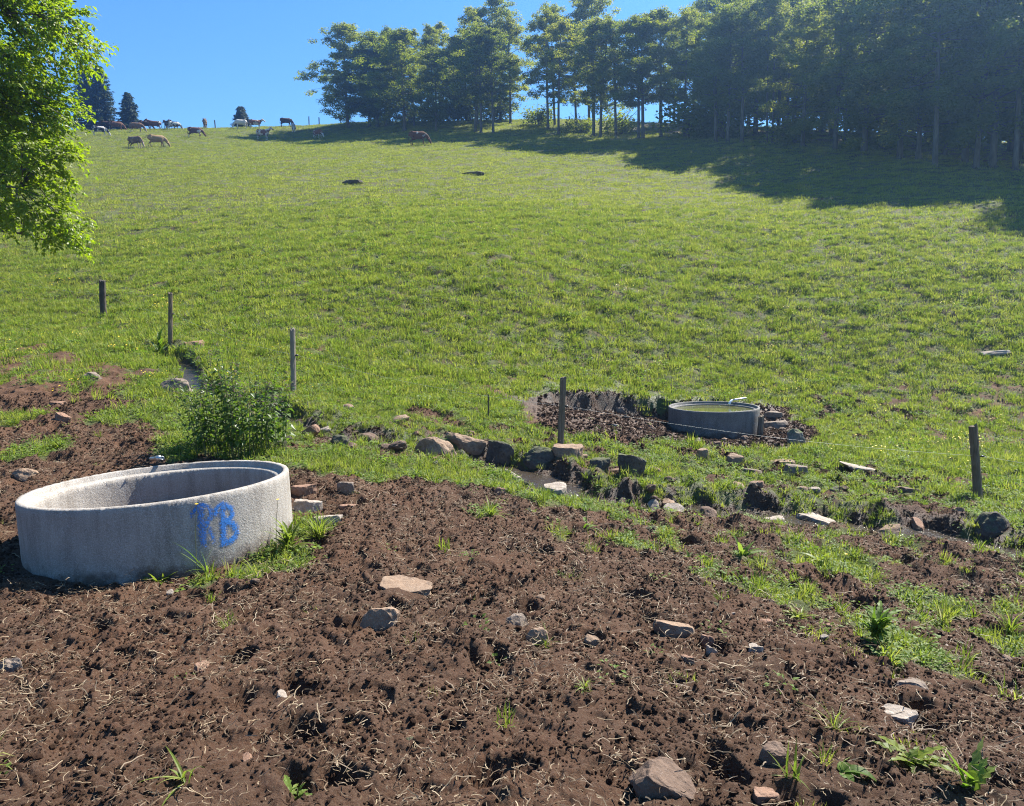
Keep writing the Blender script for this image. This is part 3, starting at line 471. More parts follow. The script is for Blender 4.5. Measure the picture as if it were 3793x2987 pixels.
def coat_mat(name, base, patch, thr, legs, face, scale=1.5):
    t = NT(name)
    co = t.coord()
    rnd = t.new('ShaderNodeObjectInfo').outputs['Random']
    n = t.new('ShaderNodeTexNoise', noise_dimensions='4D', Scale=scale, Detail=3.0, Roughness=0.55)
    t.ln(co, n.inputs['Vector']); t.ln(t.math('MULTIPLY', rnd, 37.0), n.inputs['W'])
    k = t.ramp(n.outputs['Fac'], [(thr, 0.0), (thr + 0.035, 1.0)])
    c = t.mix(k, base, patch)
    sep = t.new('ShaderNodeSeparateXYZ'); t.ln(co, sep.inputs[0])
    wob = t.math('MULTIPLY', t.math('SUBTRACT', n.outputs['Fac'], 0.5), 0.5)
    if legs: c = t.mix(t.ramp(t.math('ADD', sep.outputs[2], wob), [(0.48, 1.0), (0.56, 0.0)]), c, legs)
    if face: c = t.mix(t.ramp(t.math('ADD', sep.outputs[0], wob), [(1.10, 0.0), (1.20, 1.0)]), c, face)
    c = t.mix(t.ramp(t.noise(co, 40, 3), [(0.4, 0.0), (0.7, 0.25)]), c, tuple(x * 0.7 for x in base))
    t.base(c); t.rough(0.75); t.spec(0.2)
    return t.m

def plain(name, c, rough=0.6, metal=0.0):
    t = NT(name); t.base(c); t.rough(rough); t.b.inputs['Metallic'].default_value = metal
    return t.m

def water_mat(name, col, rough, bscale, bstr, tr=0.0):
    t = NT(name)
    pos = t.new('ShaderNodeNewGeometry').outputs['Position']
    t.base(col); t.rough(rough); t.spec(0.6); t.b.inputs['IOR'].default_value = 1.33
    t.bump(t.noise(pos, bscale, 4, 0.6), bstr, 0.02)
    return t.m

MAT = {}
MAT['ground'] = make_ground()
GRS = [(0.15, (0.090, 0.122, 0.028)), (0.42, (0.180, 0.210, 0.047)), (0.68, (0.260, 0.280, 0.072)), (0.90, (0.325, 0.300, 0.115))]
MAT['grass'] = leaf_mat('grass_blades', GRS, (1.6, 1.65, 0.85), 0.45, 0.5, 0.25, 0.9)
MAT['grass_lush'] = leaf_mat('lush_grass', [(0.2, (0.105, 0.145, 0.024)), (0.6, (0.185, 0.225, 0.038)), (0.9, (0.28, 0.27, 0.085))], (1.55, 1.65, 0.9), 0.45, 0.5, 0.25)
MAT['herb'] = leaf_mat('herb_leaves', [(0.2, (0.07, 0.12, 0.02)), (0.6, (0.12, 0.18, 0.03)), (0.9, (0.18, 0.22, 0.06))], (1.6, 1.8, 0.8), 0.42, 0.55, 0.22)
MAT['beech_leaf'] = leaf_mat('beech_foliage', [(0.2, (0.060, 0.092, 0.016)), (0.55, (0.125, 0.160, 0.024)), (0.85, (0.22, 0.23, 0.040))], (2.0, 1.9, 0.7), 0.56, 0.55, 0.25, 0.25)
MAT['near_leaf'] = leaf_mat('near_beech_leaves', [(0.15, (0.060, 0.105, 0.010)), (0.5, (0.130, 0.185, 0.016)), (0.85, (0.23, 0.245, 0.024))], (1.8, 2.0, 0.6), 0.52, 0.42, 0.4, 0.5)
MAT['nettle_leaf'] = leaf_mat('nettle_leaves', [(0.2, (0.055, 0.10, 0.018)), (0.6, (0.10, 0.155, 0.026)), (0.9, (0.16, 0.19, 0.04))], (1.8, 1.9, 0.7), 0.46, 0.42, 0.4)
MAT['needle'] = leaf_mat('spruce_needles', [(0.2, (0.016, 0.034, 0.014)), (0.6, (0.028, 0.052, 0.020)), (0.9, (0.050, 0.075, 0.026))], (1.3, 1.4, 0.8), 0.15, 0.6, 0.25)
MAT['straw'] = leaf_mat('dry_straw', [(0.2, (0.085, 0.055, 0.032)), (0.6, (0.16, 0.11, 0.065)), (0.9, (0.30, 0.23, 0.14))], (1.0, 1.0, 1.0), 0.15, 0.6, 0.3)
MAT['stem'] = plain('plant_stem', (0.09, 0.10, 0.035), 0.7)
MAT['yellow'] = leaf_mat('yellow_leaf', [(0.3, (0.34, 0.36, 0.05)), (0.8, (0.42, 0.40, 0.08))], (1.2, 1.2, 0.8), 0.3)
MAT['petal'] = plain('yellow_petals', (0.75, 0.50, 0.02), 0.5)
t = NT('soil_clods')
rn = t.new('ShaderNodeObjectInfo').outputs['Random']
t.base(t.mix(t.noise(t.coord(), 3, 3), t.ramp(rn, [(0.1, (0.066, 0.032, 0.017)), (0.6, (0.110, 0.056, 0.030)), (0.95, (0.170, 0.105, 0.062))]), (0.070, 0.035, 0.020)))
t.rough(0.95); t.spec(0.2); t.bump(t.noise(t.coord(), 9, 5, 0.7), 0.8, 0.3)
MAT['clod'] = t.m
ROCKC = {'tan': rock_mat('tan_stone', (0.19, 0.122, 0.078), (0.31, 0.22, 0.15)),
         'grey': rock_mat('grey_stone', (0.14, 0.105, 0.080), (0.25, 0.20, 0.158)),
         'dark': rock_mat('dark_stone', (0.055, 0.045, 0.038), (0.12, 0.10, 0.085), 0.6),
         'red': rock_mat('reddish_stone', (0.18, 0.10, 0.065), (0.30, 0.185, 0.125)),
         'pale': rock_mat('pale_stone', (0.23, 0.185, 0.145), (0.37, 0.315, 0.26), 0.0, 0.12),
         'brown': rock_mat('brown_stone', (0.10, 0.063, 0.043), (0.19, 0.13, 0.093), 0.0, 0.5),
         'moss': rock_mat('mossy_stone', (0.15, 0.13, 0.10), (0.24, 0.21, 0.17), 1.0)}
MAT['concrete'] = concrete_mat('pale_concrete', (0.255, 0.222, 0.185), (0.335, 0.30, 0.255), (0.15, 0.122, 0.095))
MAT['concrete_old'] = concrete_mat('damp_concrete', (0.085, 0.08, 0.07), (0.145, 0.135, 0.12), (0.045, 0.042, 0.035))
MAT['steel'] = plain('galvanised_steel', (0.45, 0.46, 0.47), 0.4, 0.9)
MAT['plastic'] = plain('black_insulator', (0.02, 0.02, 0.022), 0.4)
MAT['wire'] = plain('white_fence_wire', (0.45, 0.45, 0.43), 0.5, 0.2)
MAT['trough_water'] = water_mat('green_trough_water', (0.085, 0.088, 0.030), 0.06, 14, 0.10)
MAT['stream_water'] = water_mat('stream_water', (0.045, 0.035, 0.025), 0.05, 20, 0.9)
MAT['foam'] = plain('falling_water', (0.75, 0.78, 0.80), 0.15)

# ------------------------------------------------------------------ the ground: one sheet, finer underfoot
def build_ground():
    az = np.concatenate([np.linspace(-180, -50, 44, endpoint=False), np.linspace(-50, -41, 60, endpoint=False),
                         np.linspace(-41, 41, 1120, endpoint=False), np.linspace(41, 50, 60, endpoint=False), np.linspace(50, 180, 44, endpoint=False)])
    rr = np.concatenate([np.geomspace(0.7, 1.6, 14, endpoint=False), np.geomspace(1.6, 12, 600, endpoint=False),
                         np.geomspace(12, 21, 230, endpoint=False), np.geomspace(21, 30, 70, endpoint=False), np.geomspace(30, 125, 130, endpoint=False), np.geomspace(125, 320, 20)])
    A, RR = np.meshgrid(np.radians(az), rr)
    x = (np.sin(A) * RR).ravel(); y = (np.cos(A) * RR).ravel()
    g = cover(x, y)
    z = Hd(x, y, g)
    na, nr = len(az), len(rr)
    idx = np.arange(na * nr).reshape(nr, na)
    a = idx[:-1]; b = np.roll(idx, -1, 1)[:-1]; c = np.roll(idx, -1, 1)[1:]; d = idx[1:]
    F = np.stack([a.ravel(), d.ravel(), c.ravel(), b.ravel()], 1)
    V = np.stack([x, y, z], 1)
    V = np.vstack([V, [[0, 0, gz(0, 0)]]])
    fan = np.stack([np.roll(idx[0], -1), np.full(na, len(V) - 1), idx[0]], 1)
    me = npmesh('ground', V, [F, fan], MAT['ground'], True)
    for nm, val in (('grass', g), ('litter', litter(x, y)), ('wet', wet_and_bank_shade(x, y))):
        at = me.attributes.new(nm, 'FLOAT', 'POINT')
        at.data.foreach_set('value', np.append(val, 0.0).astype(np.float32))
    o = link('ground', me)
    tag(o, 'muddy hillside pasture rising to a grassy crest', kind='structure')
    return o

FOREST_EDGE = [(-24, 104), (-20, 96), (-12, 90), (-3, 84), (5, 77), (12, 71), (20, 62), (25, 52.5), (27, 46), (32, 41), (42, 36), (55, 34)]
def litter(x, y):
    d, side, _ = seg_dist(x, y, FOREST_EDGE)
    k = sst(2.0, 7.0, d * side + 3 * fbm(x * 0.3, y * 0.3, 3, 201))
    return k * sst(2, 18, x) * 0.95

def wet_and_bank_shade(x, y):
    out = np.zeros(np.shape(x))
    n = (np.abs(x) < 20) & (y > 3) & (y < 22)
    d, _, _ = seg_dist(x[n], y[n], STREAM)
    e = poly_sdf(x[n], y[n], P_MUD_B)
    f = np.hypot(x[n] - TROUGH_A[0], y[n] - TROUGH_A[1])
    out[n] = np.maximum(np.maximum(sst(1.0, 0.2, d), 0.6 * sst(0.3, -0.6, e)), sst(0.5, 0.2, seg_dist(x[n], y[n], BANK)[0]))  # last term paints the cut bank's shade as dark damp soil
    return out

ground = build_ground()

# stream water: lies in the bed and shows between hummocks
def build_stream():
    pts = np.array(STREAM)
    t = np.linspace(0, len(pts) - 1, 400)
    cx = np.interp(t, np.arange(len(pts)), pts[:, 0]); cy = np.interp(t, np.arange(len(pts)), pts[:, 1])
    for _ in range(30):
        cx[1:-1] = (cx[:-2] + cx[1:-1] * 2 + cx[2:]) / 4; cy[1:-1] = (cy[:-2] + cy[1:-1] * 2 + cy[2:]) / 4
    tx = np.gradient(cx); ty = np.gradient(cy); l = np.hypot(tx, ty); nx, ny = -ty / l, tx / l
    bed = Hd(cx, cy, fine=False)
    zc = np.convolve(np.pad(bed, 12, 'edge'), np.ones(25) / 25, 'valid') + 0.085
    hw = 0.20 + 0.28 * sst(-1.0, 0.6, cx)
    offs = np.linspace(-1, 1, 12)[None, :] * hw[:, None]
    X = cx[:, None] + nx[:, None] * offs; Y = cy[:, None] + ny[:, None] * offs
    Z = np.repeat(zc[:, None], 12, 1) + 0.012 * fbm(X * 5, Y * 5, 2, 301)
    idx = np.arange(X.size).reshape(X.shape)
    F = np.stack([idx[:-1, :-1], idx[1:, :-1], idx[1:, 1:], idx[:-1, 1:]], -1).reshape(-1, 4)
    o = link('water', npmesh('stream', np.stack([X, Y, Z], -1).reshape(-1, 3), F, MAT['stream_water'], True))
    tag(o, 'narrow stream trickling between muddy banks', kind='structure')
build_stream()

# ------------------------------------------------------------------ instanced ground cover (grass, straw, clods)
def blades(n, rad, l0, l1, w, lean, seed, segs=2, flop=0.5):
    rg = np.random.default_rng(seed)
    V = []; F4 = []; F3 = []
    for i in range(n):
        a = rg.uniform(0, 2 * np.pi); r = rad * math.sqrt(rg.uniform())
        bx, by = r * math.cos(a), r * math.sin(a)
        L = rg.uniform(l0, l1); d = a + rg.normal(0, 1.0)
        ln = abs(rg.normal(0, lean)) + 0.1; ww = w * rg.uniform(0.6, 1.2)
        dx, dy = math.cos(d), math.sin(d)
        tw = d + math.pi / 2 + rg.normal(0, 0.5)
        sx, sy = math.cos(tw) * ww / 2, math.sin(tw) * ww / 2
        b = len(V)
        px, py, pz, th = bx, by, -0.02, ln * 0.4
        for k in range(segs):
            f = 1 - 0.35 * k / segs
            V += [(px - sx * f, py - sy * f, pz), (px + sx * f, py + sy * f, pz)]
            px += dx * math.sin(th) * L / segs; py += dy * math.sin(th) * L / segs; pz += math.cos(th) * L / segs
            th += ln * flop + 0.1
        V.append((px, py, pz))
        for k in range(segs - 1):
            F4.append((b + 2 * k, b + 2 * k + 1, b + 2 * k + 3, b + 2 * k + 2))
        F3.append((b + 2 * segs - 2, b + 2 * segs - 1, b + 2 * segs))
    Fs = [np.array(F3)] + ([np.array(F4)] if F4 else [])
    return np.array(V), Fs

def leaf_batch(P, D, N, L, W, fold=0.25, droop=0.15):
    """pointed leaves folded along the midrib; P base, D direction, N upper side"""
    D = D / np.linalg.norm(D, axis=1, keepdims=True)
    S = np.cross(D, N); S /= np.linalg.norm(S, axis=1, keepdims=True) + 1e-9
    N = np.cross(S, D)
    L = np.asarray(L)[:, None]; W = np.asarray(W)[:, None]
    v0 = P; v1 = P + 0.42 * L * D + 0.5 * W * S + fold * W * 0.5 * N
    v2 = P + L * D - droop * L * N; v3 = P + 0.42 * L * D - 0.5 * W * S + fold * W * 0.5 * N
    v4 = P + 0.5 * L * D
    V = np.stack([v0, v1, v2, v3, v4], 1).reshape(-1, 3)
    b = np.arange(len(P))[:, None] * 5
    F = np.concatenate([b + np.array([[0, 4, 2, 1]]), b + np.array([[0, 3, 2, 4]])])
    return V, F

def herb_tuft(n, rad, size, seed):
    rg = np.random.default_rng(seed)
    a = rg.uniform(0, 2 * np.pi, n); r = rad * np.sqrt(rg.uniform(0, 1, n))
    P = np.stack([r * np.cos(a), r * np.sin(a), rg.uniform(0.005, 0.06, n)], 1)
    d = a + rg.normal(0, 0.8, n)
    D = np.stack([np.cos(d), np.sin(d), rg.uniform(-0.1, 0.6, n)], 1)
    N = np.stack([rg.normal(0, 0.3, n), rg.normal(0, 0.3, n), np.ones(n)], 1)
    V, F = leaf_batch(P, D, N, size * rg.uniform(0.6, 1.3, n), size * rg.uniform(0.4, 0.8, n))
    return V, [F]

def source(name, V, Fs, mat):
    return bpy.data.objects.new(name, npmesh(name, V, Fs, mat))

def scatter(name, label, sources, pts, scale, rz, tilt, pick, kind='stuff'):
    """ONE object whose points carry an instance each"""
    coll = bpy.data.collections.new(name + '_kinds')
    for s in sources: coll.objects.link(s)
    me = bpy.data.meshes.new(name)
    me.vertices.add(len(pts)); me.vertices.foreach_set('co', np.asarray(pts, np.float32).ravel())
    def at(nm, typ, v, key='value'):
        a = me.attributes.new(nm, typ, 'POINT'); a.data.foreach_set(key, np.ascontiguousarray(v).ravel())
    at('sc', 'FLOAT', scale.astype(np.float32))
    rot = np.stack([tilt[:, 0], tilt[:, 1], rz], 1).astype(np.float32)
    at('ro', 'FLOAT_VECTOR', rot, 'vector')
    at('pk', 'INT', pick.astype(np.int32))
    o = link(name, me)
    ng = bpy.data.node_groups.new(name, 'GeometryNodeTree')
    ng.interface.new_socket('Geometry', in_out='INPUT', socket_type='NodeSocketGeometry')
    ng.interface.new_socket('Geometry', in_out='OUTPUT', socket_type='NodeSocketGeometry')
    n = ng.nodes; L = ng.links
    gi = n.new('NodeGroupInput'); go = n.new('NodeGroupOutput')
    ci = n.new('GeometryNodeCollectionInfo'); ci.inputs['Collection'].default_value = coll
    ci.inputs['Separate Children'].default_value = True; ci.inputs['Reset Children'].default_value = True
    ip = n.new('GeometryNodeInstanceOnPoints'); ip.inputs['Pick Instance'].default_value = True
    def na(nm, t):
        q = n.new('GeometryNodeInputNamedAttribute'); q.data_type = t; q.inputs['Name'].default_value = nm; return q.outputs['Attribute']
    L.new(gi.outputs[0], ip.inputs['Points']); L.new(ci.outputs[0], ip.inputs['Instance'])
    L.new(na('pk', 'INT'), ip.inputs['Instance Index'])
    e2r = n.new('FunctionNodeEulerToRotation'); L.new(na('ro', 'FLOAT_VECTOR'), e2r.inputs[0]); L.new(e2r.outputs[0], ip.inputs['Rotation'])
    L.new(na('sc', 'FLOAT'), ip.inputs['Scale']); L.new(ip.outputs[0], go.inputs[0])
    md = o.modifiers.new('scatter', 'NODES'); md.node_group = ng
    tag(o, label, kind=kind)
    return o

def sector(n, r0, r1, a0, a1, rg):
    r = np.sqrt(rg.uniform(r0 * r0, r1 * r1, n)); a = np.radians(rg.uniform(a0, a1, n))
    return np.sin(a) * r, np.cos(a) * r

def clear_of_things(x, y):
    k = np.ones(len(x), bool)
    k &= np.hypot(x - TROUGH_A[0], y - TROUGH_A[1]) > 1.03
    k &= np.hypot(x - TROUGH_B[0], y - TROUGH_B[1]) > 1.03
    for rx, ry, rw, *_ in ROCKS:
        k &= np.hypot(x - rx, (y - ry - 0.1 * rw) * 1.3) > rw * 0.40
    d, _, _ = seg_dist(x, y, STREAM)
    k &= d > 0.16
    e, s_, p_ = seg_dist(x, y, BANK)
    k &= ~((np.abs(e * s_ + 0.08) < 0.05) & (p_ > 0.5) & (p_ < len(BANK) - 1.5))
    return k

def lushness(x, y):
    out = np.zeros(len(x))
    for sx, sy, sr, val in SPOTS:
        if val >= 0.85: out = np.maximum(out, sst(sr * 1.3, sr * 0.4, np.hypot(x - sx, y - sy)))
    d, _, _ = seg_dist(x, y, STREAM)
    out = np.maximum(out, 0.55 * sst(1.6, 0.4, d) + 0.25 * sst(0, 0.5, fbm(x * 0.8, y * 0.8, 2, 401)))
    d2, s2, _ = seg_dist(x, y, [(-11, 20), (-7.5, 16), (-3.8, 12.6), (0.7, 11.3)])
    out = np.maximum(out, 0.6 * sst(1.2, 0.2, d2))
    return out

rg = np.random.default_rng(21)
short = [source('short_tuft', *blades(30, 0.085, 0.03, 0.085, 0.0075, 0.85, s, 2), MAT['grass']) for s in range(5)]
lush = [source('tall_tuft', *blades(30, 0.06, 0.07, 0.17, 0.0085, 0.65, 20 + s, 3), MAT['grass_lush']) for s in range(4)]
herb = [source('herb_tuft', *herb_tuft(16, 0.09, 0.035, 40 + s), MAT['herb']) for s in range(4)]
mids = [source('sward_tuft', *blades(42, 0.20, 0.05, 0.14, 0.015, 0.8, 60 + s, 2), MAT['grass']) for s in range(5)]
midl = [source('rank_tuft', *blades(46, 0.16, 0.09, 0.20, 0.013, 0.6, 66 + s, 2), MAT['grass_lush']) for s in range(2)]
def blossoms(seed):
    rg = np.random.default_rng(seed); n = 9
    a = rg.uniform(0, 6.28, n); P = np.stack([rg.normal(0, .16, n), rg.normal(0, .16, n), rg.uniform(.08, .19, n)], 1)
    V, F = leaf_batch(P, np.stack([np.cos(a), np.sin(a), rg.uniform(-.2, .6, n)], 1), np.tile([0, 0, 1.0], (n, 1)), np.full(n, .032), np.full(n, .03))
    return V, [F]
midf = [source('yellow_flowers', *blossoms(90), MAT['petal'])]
midh = [source('broadleaf_tuft', *herb_tuft(26, 0.20, 0.055, 70 + s), MAT['herb']) for s in range(2)]
fars = [source('far_sward_tuft', *blades(46, 0.36, 0.05, 0.12, 0.030, 0.8, 80 + s, 1), MAT['grass']) for s in range(5)]

x, y = sector(56000, 2.2, 17.5, -44, 44, rg)
rr_ = np.hypot(x, y)
g = cover(x, y); k = (rg.uniform(size=len(x)) < (g * 1.05 + 0.012) * sst(17.5, 11.5, rr_)) & clear_of_things(x, y); x, y, g = x[k], y[k], g[k]
lu = lushness(x, y); u = rg.uniform(size=len(x))
mixz = (g < 0.97) & (x > 0.5) & (y < 9.5)
lu = np.where(mixz, np.maximum(lu, 0.55), lu)
isl = u < lu * 0.75; ish = (~isl) & (u > 0.82)
pick = np.where(isl, rg.integers(5, 9, len(x)), np.where(ish, rg.integers(9, 13, len(x)), rg.integers(0, 5, len(x))))
sc = rg.uniform(0.6, 1.25, len(x)) * np.where(isl, 0.6 + 0.6 * lu, 1.0) * np.where(g < 0.3, 0.8, 1)
scatter('grass', 'grass and low herbs growing in tufts around the mud and the stream', short + lush + herb,
        np.stack([x, y, Hd(x, y) - 0.004], 1), sc, rg.uniform(0, 6.28, len(x)), rg.normal(0, 0.18, (len(x), 2)), pick)

x, y = sector(85000, 11, 42, -43, 43, rg)
rr_ = np.hypot(x, y)
g = cover(x, y); k = (rg.uniform(size=len(x)) < g * sst(11, 15, rr_) * sst(42, 28, rr_)) & clear_of_things(x, y); x, y = x[k], y[k]
ish = rg.uniform(size=len(x)) > 0.86
ilu = (fbm(x * 0.6, y * 0.9, 3, 415) > 0.22) & (rg.uniform(size=len(x)) > 0.55)
ifl = (fbm(x * 0.35, y * 0.5, 2, 417) > 0.0) & (rg.uniform(size=len(x)) > 0.975)
pick = np.where(ifl, 9, np.where(ilu, rg.integers(7, 9, len(x)), np.where(ish, rg.integers(5, 7, len(x)), rg.integers(0, 5, len(x)))))
cl = 0.75 + 0.5 * np.clip(0.5 + fbm(x * 1.2, y * 1.8, 3, 411), 0, 1)
scatter('grass', 'grazed pasture sward on the lower slope', mids + midh + midl + midf, np.stack([x, y, Hd(x, y) - 0.006], 1),
        rg.uniform(0.6, 1.2, len(x)) * cl, rg.uniform(0, 6.28, len(x)), rg.normal(0, 0.2, (len(x), 2)), pick)

x, y = sector(150000, 26, 116, -42, 42, rg)
rr_ = np.hypot(x, y)
g = cover(x, y); k = (rg.uniform(size=len(x)) < g * sst(26, 40, rr_) * (1 - 0.8 * litter(x, y))); x, y = x[k], y[k]
cl = 0.6 + 0.7 * np.clip(0.5 + fbm(x * 0.5, y * 0.8, 3, 413), 0, 1)
scatter('grass', 'grazed pasture sward on the upper slope up to the crest', fars, np.stack([x, y, Hd(x, y) - 0.01], 1),
        rg.uniform(0.55, 1.2, len(x)) * cl, rg.uniform(0, 6.28, len(x)), rg.normal(0, 0.15, (len(x), 2)), rg.integers(0, 5, len(x)))

def straw_src(seed):
    rg = np.random.default_rng(seed); V = []; F = []
    for i in range(9):
        p = rg.normal(0, 0.06, 3); p[2] = rg.uniform(0.0, 0.02)
        a = rg.uniform(0, 6.28); L = 0.015 + 0.085 * rg.uniform() ** 2; w = rg.uniform(0.0005, 0.0018); n = 5
        e = rg.normal(0, 0.15); b = len(V)
        for k in range(n):
            V += [tuple(p + [-math.sin(a) * w, math.cos(a) * w, 0.001]), tuple(p + [math.sin(a) * w, -math.cos(a) * w, 0.0])]
            p = p + np.array([math.cos(a), math.sin(a), e]) * L / n
            a += rg.normal(0, 0.45); e = np.clip(e + rg.normal(0, 0.25), -0.5, 0.6)
        F += [(b + 2 * k, b + 2 * k + 1, b + 2 * k + 3, b + 2 * k + 2) for k in range(n - 1)]
    return source('straw_wisp', np.array(V), [np.array(F)], MAT['straw'])
def clod_src(seed, sub=2):
    bm = bmesh.new(); bmesh.ops.create_icosphere(bm, subdivisions=sub, radius=1.0)
    off = Vector((seed * 7.3, 1.1, 4.2))
    for v in bm.verts:
        d = 1 + 0.45 * mnoise.noise(v.co * 1.3 + off) + 0.30 * mnoise.noise(v.co * 3.3 + off) + 0.15 * mnoise.noise(v.co * 7 + off)
        v.co = v.co * d
        v.co.z *= 0.75
    me = bpy.data.meshes.new('clod'); bm.to_mesh(me); bm.free(); me.materials.append(MAT['clod'])
    return bpy.data.objects.new('clod', me)

x, y = sector(28000, 1.9, 11, -42, 42, rg)
g = cover(x, y); dn = 0.45 + 0.9 * fbm(x * 1.7, y * 1.7, 3, 421)
k = (g < 0.4) & (rg.uniform(size=len(x)) < dn) & clear_of_things(x, y); x, y = x[k], y[k]
scatter('straw_litter', 'dry grass roots and straw strewn over the trampled mud', [straw_src(s) for s in range(6)],
        np.stack([x, y, Hd(x, y) + 0.002], 1), rg.uniform(0.6, 1.35, len(x)), rg.uniform(0, 6.28, len(x)), rg.normal(0, 0.25, (len(x), 2)), rg.integers(0, 6, len(x)))
x, y = sector(420000, 1.9, 13, -42, 42, rg)
g = cover(x, y); dn = 0.5 + 0.9 * fbm(x * 2.3, y * 2.3, 3, 431)
k = (g < 0.45) & (rg.uniform(size=len(x)) < dn) & clear_of_things(x, y); x, y = x[k], y[k]
x2, y2 = sector(60000, 12, 21, 2, 30, rg)
k = (cover(x2, y2) < 0.4) & clear_of_things(x2, y2); x2, y2 = x2[k], y2[k]
s = np.concatenate([0.0034 * rg.uniform(0.03, 1, len(x)) ** -0.50, 0.0085 * rg.uniform(0.06, 1, len(x2)) ** -0.55])
x = np.append(x, x2); y = np.append(y, y2)
scatter('mud_clods', 'loose crumbs and clods of trampled soil', [clod_src(q, 2 if q < 3 else 1) for q in range(6)], np.stack([x, y, Hd(x, y) + 0.25 * s], 1),
        s, rg.uniform(0, 6.28, len(x)), rg.normal(0, 0.5, (len(x), 2)), rg.integers(0, 6, len(x)))

# ------------------------------------------------------------------ concrete ring troughs
def lathe_pts(profile, thetas, chip=None):
    V = []
    for k, (r, z) in enumerate(profile):
        rr = np.full(len(thetas), r); zz = np.full(len(thetas), z)
        if chip is not None: rr, zz = chip(k, r, z, thetas, rr, zz)
        V.append(np.stack([np.cos(thetas) * rr, np.sin(thetas) * rr, zz], 1))
    n = len(thetas); idx = np.arange(len(profile) * n).reshape(len(profile), n)
    a = idx[:-1]; b = np.roll(idx, -1, 1)[:-1]; c = np.roll(idx, -1, 1)[1:]; d = idx[1:]
    return np.concatenate(V), np.stack([a.ravel(), b.ravel(), c.ravel(), d.ravel()], 1)

def ring_chip(seed, amp):
    rings = {}
    def f(k, r, z, th, rr, zz):
        cx, cy = np.cos(th) * 9, np.sin(th) * 9
        n1 = fbm(cx * 2.2, cy * 2.2, 3, seed + k * 0, 0.6); n2 = pn(cx * 9, cy * 9, seed + 3)
        e = np.maximum(0, n1 + 0.45 * n2)
        if k in rings_out: zz = zz - amp * e * 1.2; rr = rr - amp * 0.8 * e
        elif k in rings_ledge: rr = rr - amp * 1.5 * np.maximum(0, n2 + 0.6 * pn(cx * 4, cy * 4, seed + 7)); zz = zz - 0.3 * amp * e
        else:
            rr = rr + 0.0018 * pn(cx * 3 + z * 20, cy * 3 - z * 30, seed + 11)
        return rr, zz
    rings_out = {OUT_EDGE, OUT_EDGE - 1}
    rings_ledge = {LEDGE}
    return f

outz = list(np.linspace(-0.72, -0.05, 24))
PROF = [(1.0, z) for z in outz] + [(1.0, -0.012), (0.992, 0.0), (0.962, 0.0), (0.952, -0.008), (0.950, -0.045), (0.944, -0.052), (0.900, -0.056), (0.889, -0.066)]
OUT_EDGE = len(outz) + 1
LEDGE = len(PROF) - 1
PROF += [(0.885, z) for z in np.linspace(-0.10, -0.62, 16)] + [(0.86, -0.635), (0.3, -0.64), (0.001, -0.64)]
TILT_A = (0.037, -0.034)

def trough(name, label, loc, mat, seed, tilt=(0, 0), amp=0.011):
    th = np.linspace(0, 2 * np.pi, 420, endpoint=False)
    V, F = lathe_pts(PROF, th, ring_chip(seed, amp))
    root = empty(name, loc)
    nrm = Vector((-tilt[0], -tilt[1], 1)).normalized()
    root.rotation_euler = Vector((0, 0, 1)).rotation_difference(nrm).to_euler()
    tag(root, label, 'trough')
    me = npmesh('ring', V, F, mat, True)
    ring = link('ring', me, root)
    return root, ring

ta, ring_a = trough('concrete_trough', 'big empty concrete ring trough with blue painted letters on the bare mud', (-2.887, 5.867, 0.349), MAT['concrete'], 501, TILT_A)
tb, ring_b = trough('concrete_trough', 'concrete ring trough full of greenish water below the cut bank', (4.57, 16.401, -0.483), MAT['concrete_old'], 507, (0, 0), 0.004)

